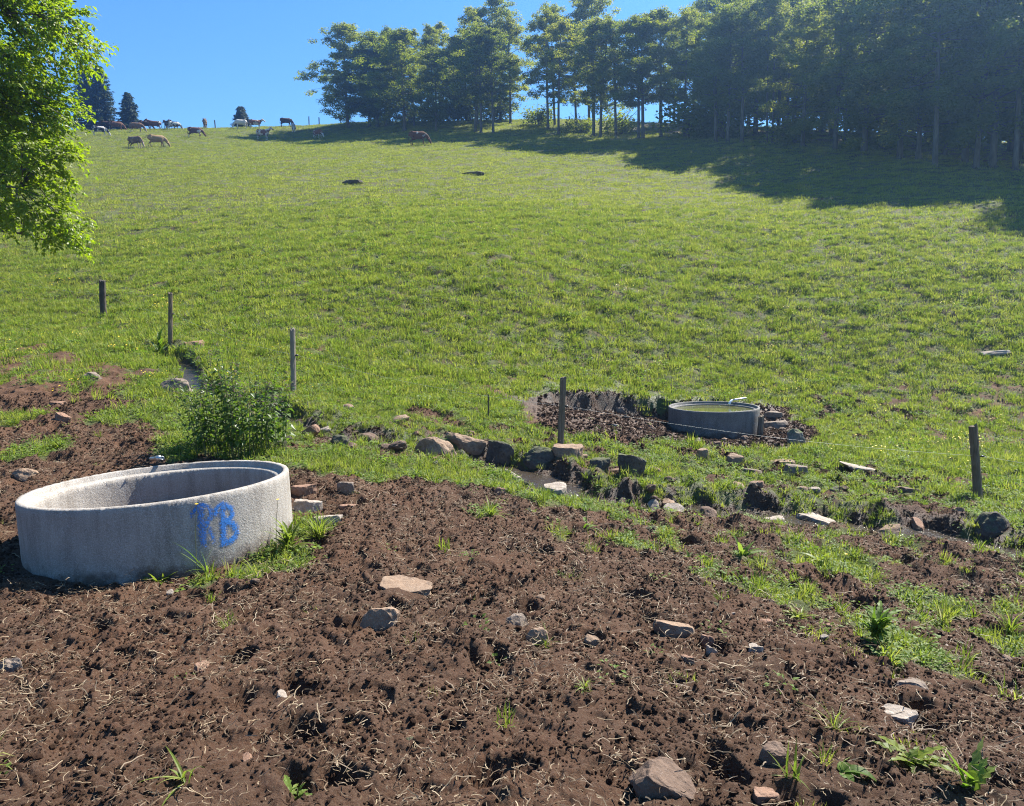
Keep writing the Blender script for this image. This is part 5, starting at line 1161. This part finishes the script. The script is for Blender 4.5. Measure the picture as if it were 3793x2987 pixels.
def cow_mesh(pose, mat, seed, tail_up=False):
    rg = np.random.default_rng(seed); P = []
    fat = rg.uniform(0.94, 1.06)
    P.append(loft([((-.86, 0, 1.16), .07, .10), ((-.82, 0, 1.13), .17, .22), ((-.68, 0, 1.08), .255, .305), ((-.42, 0, 1.02), .285 * fat, .345), ((-.1, 0, .98), .315 * fat, .375),
                   ((.22, 0, .97), .30 * fat, .375), ((.48, 0, .99), .25, .36), ((.66, 0, 1.02), .19, .30), ((.78, 0, 1.04), .12, .20), ((.82, 0, 1.05), .06, .1)]))
    # hip bones and withers give the topline its corners
    P.append(ball((-.55, .19, 1.30), (.12, .09, .07))); P.append(ball((-.55, -.19, 1.30), (.12, .09, .07))); P.append(ball((.46, 0, 1.30), (.16, .10, .09)))
    yaw = rg.uniform(-0.25, 0.25)
    if pose == 'graze':
        def nk(x, z): return (x, math.sin(yaw) * max(0, x - .6), z)
        P.append(loft([(nk(.50, 1.12), .17, .24), (nk(.72, 1.02), .145, .22), (nk(.92, .86), .115, .18), (nk(1.08, .64), .10, .145), (nk(1.16, .50), .10, .12)]))
        P.append(loft([(nk(1.10, .62), .075, .07), (nk(1.15, .54), .115, .115), (nk(1.22, .40), .105, .115), (nk(1.29, .24), .075, .085), (nk(1.34, .12), .078, .075), (nk(1.355, .07), .05, .045)]))
        poll = nk(1.09, .60); hd = np.array([-.35, 0, .9]); hx = 1.0
    else:
        def nk(x, z): return (x, math.sin(yaw) * max(0, x - .6), z)
        P.append(loft([(nk(.46, 1.10), .17, .25), (nk(.70, 1.18), .145, .22), (nk(.92, 1.32), .11, .17), (nk(1.06, 1.44), .10, .13)]))
        P.append(loft([(nk(1.0, 1.52), .07, .06), (nk(1.06, 1.49), .115, .115), (nk(1.20, 1.40), .105, .115), (nk(1.36, 1.28), .075, .085), (nk(1.47, 1.20), .078, .075), (nk(1.51, 1.17), .05, .045)]))
        poll = nk(1.03, 1.53)
    px_, py_, pz_ = poll
    for s in (-1, 1):
        P.append(loft([((px_ + .02, py_ + s * .08, pz_ - .03), .03, .02), ((px_, py_ + s * .17, pz_ - .02), .055, .03), ((px_ - .02, py_ + s * .27, pz_ - .06), .02, .02)], 10))
        P.append(loft([((px_, py_ + s * .06, pz_), .03, .03), ((px_ + .02, py_ + s * .13, pz_ + .05), .025, .025), ((px_ + .06, py_ + s * .15, pz_ + .12), .018, .018)], 8))
    for s in (-1, 1):
        st = rg.uniform(-.13, .13)
        P.append(loft([((.52, s * .15, 1.02), .10, .17), ((.52, s * .18, .80), .09, .13), ((.50 + st * .3, s * .18, .62), .07, .085), ((.54 + st * .7, s * .175, .40), .058, .062),
                       ((.54 + st * .9, s * .17, .24), .040, .044), ((.54 + st, s * .17, .11), .048, .05), ((.57 + st, s * .17, .03), .055, .062), ((.575 + st, s * .17, -.03), .055, .062)], 12))
        st = rg.uniform(-.16, .16)
        P.append(loft([((-.60, s * .14, 1.08), .12, .22), ((-.56, s * .19, .86), .12, .20), ((-.52 + st * .2, s * .19, .68), .085, .125), ((-.64 + st * .5, s * .17, .53), .058, .075), ((-.72 + st * .7, s * .165, .43), .052, .062),
                       ((-.70 + st * .9, s * .165, .26), .040, .046), ((-.68 + st, s * .165, .11), .048, .05), ((-.65 + st, s * .165, .03), .055, .062), ((-.645 + st, s * .165, -.03), .055, .062)], 12))
    if tail_up:
        tp = [((-.80, 0, 1.28), .05, .05), ((-.92, 0, 1.25), .035, .035), ((-1.02, 0, 1.10), .03, .03), ((-1.12, 0, .98), .03, .03), ((-1.28, 0, .92), .045, .045), ((-1.42, 0, .93), .035, .035)]
    else:
        sw = rg.uniform(-.08, .08)
        tp = [((-.78, 0, 1.30), .05, .05), ((-.88, 0, 1.22), .035, .035), ((-.92, sw * .3, 1.0), .03, .03), ((-.92, sw * .7, .75), .03, .03), ((-.92, sw, .58), .048, .048), ((-.91, sw, .42), .03, .03)]
    P.append(loft(tp, 8))
    P.append(ball((-.36, 0, .66), (.19, .14, .13)))
    return remeshed('cow', P, 0.021, mat)

WH = (0.55, 0.52, 0.47)
COATS = {'blackwhite': coat_mat('black_and_white_coat', (0.022, 0.019, 0.018), WH, 0.52, WH, WH, 2.2),
         'brownwhite': coat_mat('brown_and_white_coat', (0.115, 0.048, 0.026), WH, 0.60, None, WH, 1.5),
         'redwhite': coat_mat('red_and_white_coat', (0.17, 0.068, 0.032), WH, 0.53, WH, WH, 1.7),
         'darkbrown': coat_mat('dark_brown_coat', (0.048, 0.023, 0.016), WH, 0.68, None, None, 1.4),
         'brown': coat_mat('grey_brown_coat', (0.16, 0.092, 0.055), (0.30, 0.22, 0.15), 0.6, (0.33, 0.26, 0.19), None, 1.6),
         'tan': coat_mat('tan_coat', (0.30, 0.195, 0.095), (0.36, 0.25, 0.14), 0.6, None, (0.16, 0.10, 0.06), 1.6),
         'white': coat_mat('white_coat', WH, (0.42, 0.39, 0.35), 0.6, None, None, 1.6),
         'grey': coat_mat('pale_grey_coat', (0.40, 0.37, 0.33), (0.20, 0.17, 0.15), 0.56, WH, None, 1.8)}
for i, (cx, cy, hd, pose, coat, hh, ll, lab) in enumerate(COWS):
    tu = 'raised tail' in lab
    me = cow_mesh(pose, COATS[coat], 700 + i, tu)
    o = link('cow', me)
    L = (2.55 if tu else 2.28) if pose == 'graze' else 2.45
    hdr = R(hd)
    # the view is along the bearing of the cow: turn with it
    if 'in front of the wood' in lab: cy -= 1.2
    bear = math.atan2(cx, cy)
    proj = abs(math.cos(hdr)) * L + abs(math.sin(hdr)) * 0.6
    s = max(0.80, min(1.02, 0.5 * (ll / proj) + 0.5 * (hh * 1.08 / 1.42)))
    if cy > 90: s = max(s, 0.84)
    o.scale = (s, s, s)
    o.rotation_euler = (0, 0, hdr - bear)
    o.location = (cx, cy, gz(cx, cy) - 0.02)
    tag(o, lab, 'cow', 'cows grazing on the upper pasture')

# ------------------------------------------------------------------ trees
BARK = bark_mat('beech_bark', (0.055, 0.050, 0.043), (0.135, 0.124, 0.11))
BARKD = bark_mat('spruce_bark', (0.05, 0.038, 0.030), (0.11, 0.085, 0.065))

def sprays(P, size, rg, up=0.75, flat=0.45):
    """leaf sprays: small bent quads, lying more or less level"""
    n = len(P)
    N = np.stack([rg.normal(0, flat, n), rg.normal(0, flat, n), np.full(n, up) + rg.normal(0, .2, n)], 1)
    a = rg.uniform(0, 2 * np.pi, n); D = np.stack([np.cos(a), np.sin(a), rg.normal(-.15, .25, n)], 1)
    L = size * rg.uniform(.6, 1.3, n); W = L * rg.uniform(.45, .8, n)
    return leaf_batch(P, D, N, L, W, 0.3, 0.12)

def beech(seed, ht, low, rad, tr, dens=1.0, size=0.205, forked=False, lean=0.0):
    """tapered trunk with limbs; crown of leaf sprays in layered, ragged boughs"""
    rg = np.random.default_rng(seed)
    T = []; C = []; NO = []
    ax = [np.array([lean * ht * f + 0.25 * math.sin(2.2 * f + seed) * f, 0.2 * math.sin(3 * f + seed * 2) * f, ht * f - 0.3 * (f == 0)]) for f in np.linspace(0, 0.93, 12)]
    rr = tr * 0.72 * np.array([1.3, 1.05, 1.0, .94, .88, .8, .7, .58, .45, .32, .2, .08])
    T.append(tube(ax, rr, 10))
    if forked:
        a0 = ax[4]; b = [a0 + (np.array([0.16, 0.05, 1]) * ht * 0.5 - 0) * f for f in np.linspace(0, 1, 8)]; T.append(tube(b, tr * np.linspace(.75, .1, 8), 9))
    for k in range(5):      # root flare
        t = k * 1.2566 + rg.uniform(0, .6); T.append(tube([(0.3 * tr * math.cos(t), .3 * tr * math.sin(t), .5), (.8 * tr * math.cos(t), .8 * tr * math.sin(t), .10), (2.0 * tr * math.cos(t), 2.0 * tr * math.sin(t), -.12)], [tr * .30, tr * .26, tr * .1], 7))
    nb = int(34 * dens)
    for i in range(nb):
        f = ((i + rg.uniform(0, 1)) / nb)
        z = low + (ht * 0.97 - low) * f
        fz = z / ht
        prof = (math.sin(math.pi * min(1, 0.22 + 0.80 * f)) ** 0.8) * (0.55 + 0.65 * rg.uniform())
        L = rad * max(0.18, prof)
        az = i * 2.399 + rg.normal(0, .5)
        c = np.array([np.interp(fz, np.linspace(0, .93, 12), [p[j] for p in ax]) for j in range(3)])
        rise = rg.uniform(-.12, .35) + 0.75 * max(0, f - .55)
        d = np.array([math.cos(az), math.sin(az), 0])
        pts = [c + d * L * s + np.array([0, 0, rise * L * s - 0.16 * L * s * s]) for s in np.linspace(0, 1, 6)]
        T.append(tube(pts, tr * np.linspace(.26, .03, 6) * (1.1 - .6 * f), 5, False))
        for k in range(int(rg.integers(4, 8))):
            sk = rg.uniform(.28, 1.05) ** .8
            c0 = np.array([np.interp(sk, np.linspace(0, 1, 6), [p[j] for p in pts]) for j in range(3)])
            cr = rad * rg.uniform(.085, .19); c0 = c0 + rg.normal(0, 1, 3) * np.array([cr, cr, cr * .5]) * .9
            n = int(dens * rg.uniform(52, 92) * (cr / (rad * .13)) ** 1.6)
            v = rg.normal(0, 1, (n, 3)); v /= np.linalg.norm(v, axis=1, keepdims=True)
            rr2 = rg.uniform(.35, 1.05, n)[:, None]
            C.append(c0 + v * rr2 * np.array([cr * 1.15, cr * 1.15, cr * .62])); NO.append(v * .75 + np.array([0, 0, .75]))
    P = np.concatenate(C); NN = np.concatenate(NO); n = len(P)
    NN = NN + rg.normal(0, .33, (n, 3))
    a = rg.uniform(0, 2 * np.pi, n); D = np.stack([np.cos(a), np.sin(a), rg.normal(-.2, .3, n)], 1)
    L = size * rg.uniform(.6, 1.35, n)
    return join(T), leaf_batch(P, D, NN, L, L * rg.uniform(.5, .85, n), .3, .15)

def tree_obj(name, proto, loc, rz, sc, label, group=None, cat='tree'):
    root = empty(name, loc, rz); root.scale = sc
    tag(root, label, cat, group)
    for nm, me in proto.items():
        o = bpy.data.objects.new(nm, me); COL.objects.link(o); o.parent = root
    return root

def proto_beech(seed, ht, low, rad, tr, **k):
    (tv, tf), (cv, cf) = beech(seed, ht, low, rad, tr, **k)
    return {'trunk': npmesh('trunk', tv, tf, BARK, True), 'crown': npmesh('crown', cv, cf, MAT['beech_leaf'])}
# protos by (bare stem fraction): low skirts, middle, high crowns
PB = {'low': [proto_beech(11 + s, 14, 1.8, 4.3, .26, dens=1.3) for s in range(3)],
      'mid': [proto_beech(31 + s, 15, 4.2, 3.8, .24, forked=(s == 1), lean=(-.02, 0.01, .02)[s]) for s in range(4 - 1)],
      'high': [proto_beech(51 + s, 16, 6.4, 3.4, .22, dens=.9, forked=(s == 0), lean=(.02, -.03, .01)[s]) for s in range(3)]}
HT = {'low': (14, 2.0), 'mid': (15, 4.2), 'high': (16, 6.4)}
GRP = 'beech trees of the wood'
rgt_ = np.random.default_rng(91)
for i, (tx, ty, tw, th_, tl, lab) in enumerate(TREES):
    off = th_ > 12.4 and tx > 4
    ht = th_ * (0.97 if tx < -12.5 else 0.88) if not off else (rgt_.uniform(10.4, 11.6) if tx < 24 else rgt_.uniform(12.4, 13.6))
    if lab and 'twin' in lab: ht = 13.0
    kind = 'low' if (tl < 4.1 and tx < 0) or tl < 2.75 or (tx > 22 and i % 2 == 1 and tl < 6) else ('mid' if tl < 5.6 else 'high')
    pr = PB[kind][i % 3]
    sz = ht / HT[kind][0]
    sx = sz * rgt_.uniform(.92, 1.12)
    if tx < -10: sx *= 1.22
    if lab and 'twin' in lab: sx *= .6
    tree_obj('beech_tree', pr, (tx, ty, gz(tx, ty)), rgt_.uniform(0, 6.28), (sx, sx, sz),
             lab or 'slim beech among the stems along the front of the shaded wood', GRP)
# deeper in the wood, rank behind rank
cnt = 0
tries = 0
placed = [(t_[0], t_[1]) for t_ in TREES]
while cnt < 66 and tries < 4000:
    tries += 1
    x = rgt_.uniform(-18, 62); y = rgt_.uniform(40, 112)
    d, side, par = seg_dist(np.array([x]), np.array([y]), FOREST_EDGE)
    dd = float(d[0] * side[0])
    deep = 34 if x > 21 else 13
    if dd < 3.0 or dd > deep: continue
    if abs(math.degrees(math.atan2(x, y))) > 41: continue
    if min(math.hypot(x - a, y - b) for a, b in placed) < 2.7: continue
    placed.append((x, y)); cnt += 1
    kind = ('low', 'mid', 'high', 'low')[cnt % 4] if x > 23 else ('high', 'mid')[cnt % 2]
    pr = PB[kind][cnt % 3]; ht = min(rgt_.uniform(13.5, 16.5), 9.6 + 0.75 * dd) if x > -4 else rgt_.uniform(10.5, 13)
    sz = ht / HT[kind][0]; sx = sz * rgt_.uniform(.85, 1.05)
    tree_obj('beech_tree', pr, (x, y, gz(x, y)), rgt_.uniform(0, 6.28), (sx, sx, sz), 'beech standing deep in the shaded wood behind the front stems', 'beeches deep in the wood')
for (x, y, ht) in [(33, 41.5, 15.5), (36.5, 40.5, 16), (40, 42, 16), (35.5, 44, 16), (44, 41, 16), (42, 46, 16), (48, 43, 16), (37.5, 47, 16)]:
    pr = PB['mid'][int(x) % 3]; sz = ht / 15
    tree_obj('beech_tree', pr, (x, y, gz(x, y)), x, (sz, sz, sz), 'beech standing deep in the shaded wood behind the front stems', 'beeches deep in the wood')

# undergrowth at the wood's edge
def bush_proto(seed, w, h, n, size=.3):
    rg = np.random.default_rng(seed); P = []
    for k in range(9):
        a = rg.uniform(0, 6.28); r = w * .5 * math.sqrt(rg.uniform()); c = np.array([r * math.cos(a), r * math.sin(a), h * rg.uniform(.2, .7)])
        P.append(c + rg.normal(0, 1, (n // 9, 3)) * np.array([w * .17, w * .17, h * .17]))
    P = np.concatenate(P); P[:, 2] = np.abs(P[:, 2])
    st = [tube([(0, 0, -.1), (rg.normal(0, w * .1), rg.normal(0, w * .1), h * .4), (rg.normal(0, w * .25), rg.normal(0, w * .25), h * .85)], [.05, .035, .01], 5) for _ in range(7)]
    cv, cf = sprays(P, size, rg)
    return {'stems': npmesh('stems', *join(st), BARK), 'foliage': npmesh('foliage', cv, cf, MAT['beech_leaf'])}
BP = [bush_proto(200 + s, 2.6, 2.2, 1500, .26) for s in range(3)]
for i, (x, y, s, lab) in enumerate([(-9.5, 98, 1.1, 'sunlit bush behind the stems, left of the gap in the wood'), (-7.6, 99, 1.5, 'largest sunlit bush filling the gap between bare stems'), (-4.6, 98.5, 1.2, 'sunlit bush at the right of the gap in the wood'),
                                    (-12.4, 97, .9, 'low bush beside the thick multi-stemmed beech'), (-1.2, 95.5, 1.2, 'bush below the thin stems in the middle of the wood'), (7.6, 78.5, .9, 'leafy sapling clump at the foot of the tall forked beech'),
                                    (16.4, 68.5, 1.7, 'broad dark undergrowth beneath the low boughs in the wood'), (18.9, 66, 1.8, 'dark undergrowth mass left of the pale twin stems'), (23.0, 60.5, 1.2, 'bush right of the pale twin stems'),
                                    (27.5, 55, 1.3, 'dark bush in the deep shade on the right of the wood'), (3.6, 88, 1.1, 'small bush showing light green between the stems'), (11.5, 76, 1.2, 'bush behind the thick dark beech')]):
    tree_obj('bush', BP[i % 3], (x, y, gz(x, y) - .05), i * 1.3, (s, s, s), lab, 'undergrowth bushes in the wood', 'bush')

# spruces on the crest
def spruce(seed, ht, rad, tr):
    rg = np.random.default_rng(seed); T = [tube([(0, 0, -.3), (0, 0, ht * .5), (.05, 0, ht)], [tr, tr * .55, .02], 8)]; P = []; D = []; N = []
    z = 0.25; k = 0
    while z < ht * .985:
        f = z / ht; L0 = rad * (1 - f) ** .85 + .12
        m = 8 if f < .7 else 5
        for j in range(m):
            a = j * 6.283 / m + k * .7 + rg.normal(0, .2); L = L0 * rg.uniform(.55, 1.2)
            d = np.array([math.cos(a), math.sin(a), 0.0])
            dr = (.34 - .75 * f) * rg.uniform(.7, 1.2)
            pts = [np.array([0, 0, z]) + d * L * s + np.array([0, 0, -dr * L * s + .22 * L * s * s]) for s in np.linspace(0, 1, 5)]
            if L > .5: T.append(tube(pts, np.linspace(.03, .008, 5), 4, False))
            n = int(12 + 30 * L)
            s = rg.uniform(.12, 1.0, n)
            b = np.stack([np.interp(s, np.linspace(0, 1, 5), [p[i] for p in pts]) for i in range(3)], 1)
            sd = rg.choice([-1, 1], n); side = np.array([-d[1], d[0], 0])
            P.append(b); D.append(d * rg.uniform(.5, 1.1, (n, 1)) + side * (sd * rg.uniform(.2, .9, n))[:, None] + np.array([0, 0, -.25]) + rg.normal(0, .12, (n, 3)))
            N.append(np.tile([0, 0, 1.0], (n, 1)) + rg.normal(0, .35, (n, 3)))
        z += ht * .042 * (1.1 - .4 * f); k += 1
    P = np.concatenate(P); n = len(P)
    v, f = leaf_batch(P, np.concatenate(D), np.concatenate(N), (.34 + .05 * rad) * rg.uniform(.6, 1.2, n), rg.uniform(.08, .17, n), .2, .25)
    tv, tf = join(T)
    return {'trunk': npmesh('trunk', tv, tf, BARKD, True), 'crown': npmesh('crown', v, f, MAT['needle'])}
for i, (u_, y_, ht, rad, lab) in enumerate([(-53.6, 97.0, 7.9, 2.5, 'left half of the big double-topped spruce on the crest'), (-52.0, 97.4, 8.1, 2.5, 'right half of the big double-topped spruce on the crest'),
                                          (-48.3, 97.0, 4.6, 1.5, 'middle-sized spruce standing alone right of the double-topped one'), (-36.4, 104, 2.9, 1.2, 'tiny spruce on the skyline behind the white cow'),
                                          (-63.0, 95.0, 4.2, 2.0, 'dark spruce half hidden behind the near beech boughs')]):
    tree_obj('spruce_tree', spruce(300 + i, ht, rad, .12 + .01 * ht), (u_, y_, gz(u_, y_)), i * .8, (1, 1, 1), lab)

# the near beech leaning in from the left
def near_tree():
    rg = np.random.default_rng(404)
    bx, by = -13.6, 14.6
    z0 = gz(bx, by)
    root = empty('beech_tree', (bx, by, z0)); tag(root, 'near beech whose sunlit leafy boughs hang in from the left edge', 'tree')
    T = []; P = []; D = []; N = []
    ax = np.array([[.5 * f * f, -.2 * f, 13 * f - .4 * (f == 0)] for f in np.linspace(0, 1, 10)])
    T.append(tube(ax, .34 * np.linspace(1.25, .12, 10), 12))
    def axis(z): return np.array([np.interp(z / 13, np.linspace(0, 1, 10), ax[:, j]) for j in range(3)])
    cl = [np.array([x - bx - .12, y - by, z - z0 + .16, r]) for x, y, z, r in NEAR_CLUMPS]
    for i in range(46):      # the rest of the crown, outside the picture
        a = rg.uniform(1.6, 5.4); d = rg.uniform(1, 4.2); cl.append(np.array([d * math.cos(a), d * math.sin(a), rg.uniform(3, 13), rg.uniform(.45, .7)]))
    # main limbs, then a twig from the nearest limb to every clump
    limbs = []
    for z, az, L, rise in [(3.2, -.15, 4.6, .02), (3.6, .3, 4.2, .06), (4.6, -.3, 4.4, .05), (5.0, .2, 4.6, .10), (6.0, -.1, 5.0, .08), (6.8, .35, 4.8, .14), (7.6, -.3, 4.6, .16), (8.4, .1, 4.4, .22), (9.6, -.2, 3.8, .35), (2.6, .1, 4.3, -.04)]:
        c = axis(z); d = np.array([math.cos(az), math.sin(az), rise])
        pts = np.array([c + d * L * s + np.array([0, 0, -.06 * L * s * s]) + (rg.normal(0, .06, 3) if 0 < s < 1 else 0) for s in np.linspace(0, 1, 9)])
        T.append(tube(pts, np.linspace(.085, .014, 9), 7, False)); limbs.append(pts)
    LP = np.concatenate(limbs)
    for q in cl:
        c, r = q[:3], q[3]
        cand = LP[LP[:, 0] < c[0] - .1] if (LP[:, 0] < c[0] - .1).any() else LP
        j = cand[np.argmin(np.linalg.norm((cand - c) * np.array([.6, 1, 1.3]), axis=1))]
        if c[0] > .8:
            m = (j + c) / 2 + np.array([0, 0, .10]) + rg.normal(0, .05, 3)
            T.append(tube([j, m, c, c + (c - m) * .3 + np.array([0, 0, -.08])], [.018, .013, .008, .003], 5, False))
        n = int(1300 * r ** 1.5 * (1 if c[0] > .6 else .35))
        # sprays: flat fans of leaves on short twigs inside each clump, drooping outward
        m = max(5, n // 16)
        v = rg.normal(0, 1, (m, 3)); v /= np.linalg.norm(v, axis=1, keepdims=True)
        b = c + v * rg.uniform(.2, 1.0, m)[:, None] * np.array([r * 1.25, r * 1.25, r * .72])
        for p0, vv in zip(b, v):
            td = np.array([.7, 0, 0]) * (c[0] > .6) + vv * .8 + np.array([0, 0, -.25]) + rg.normal(0, .2, 3); td /= np.linalg.norm(td)
            sd = np.cross(td, [0, 0, 1.0]); sd /= np.linalg.norm(sd) + 1e-9
            k = 16; s = np.linspace(.02, .36, k)
            sg = np.where(np.arange(k) % 2 == 0, 1, -1)
            P.append(p0 + td * s[:, None] + rg.normal(0, .018, (k, 3)) + np.array([0, 0, -.35]) * (s[:, None] ** 2))
            D.append(td * .55 + sd * sg[:, None] * rg.uniform(.5, 1, (k, 1)) + np.array([0, 0, -.22]) + rg.normal(0, .22, (k, 3)))
            N.append(np.array([0, 0, 1.0]) + vv * .35 + rg.normal(0, .36, (k, 3)))
    P = np.concatenate(P); n = len(P)
    v, f = leaf_batch(P, np.concatenate(D), np.concatenate(N), .092 * rg.uniform(.7, 1.25, n), .062 * rg.uniform(.75, 1.2, n), .3, .2)
    link('trunk', npmesh('trunk', *join(T), BARK, True), root)
    link('crown', npmesh('crown', v, f, MAT['near_leaf']), root)
near_tree()

# ------------------------------------------------------------------ lens glare over the wood, imitated by an added bluish volume
bpy_me = npmesh('glare_veil', np.array([(x, y, z) for x in (-330, 330) for y in (-330, 330) for z in (-60, 44)], float),
                np.array([(0, 1, 3, 2), (4, 6, 7, 5), (0, 4, 5, 1), (2, 3, 7, 6), (0, 2, 6, 4), (1, 5, 7, 3)]))
hm = bpy.data.materials.new('glare_air'); hm.use_nodes = True
hn = hm.node_tree.nodes; hn.remove(hn['Principled BSDF'])
pv = hn.new('ShaderNodeVolumePrincipled')
pv.inputs['Color'].default_value = (0.32, 0.58, 1.0, 1)
pv.inputs['Density'].default_value = 0.0012
pv.inputs['Anisotropy'].default_value = 0.8
hm.node_tree.links.new(pv.outputs[0], hn['Material Output'].inputs['Volume'])
bpy_me.materials.append(hm)
tag(link('glare_veil', bpy_me), 'thin bluish air volume added to imitate lens glare over the wood', kind='stuff')
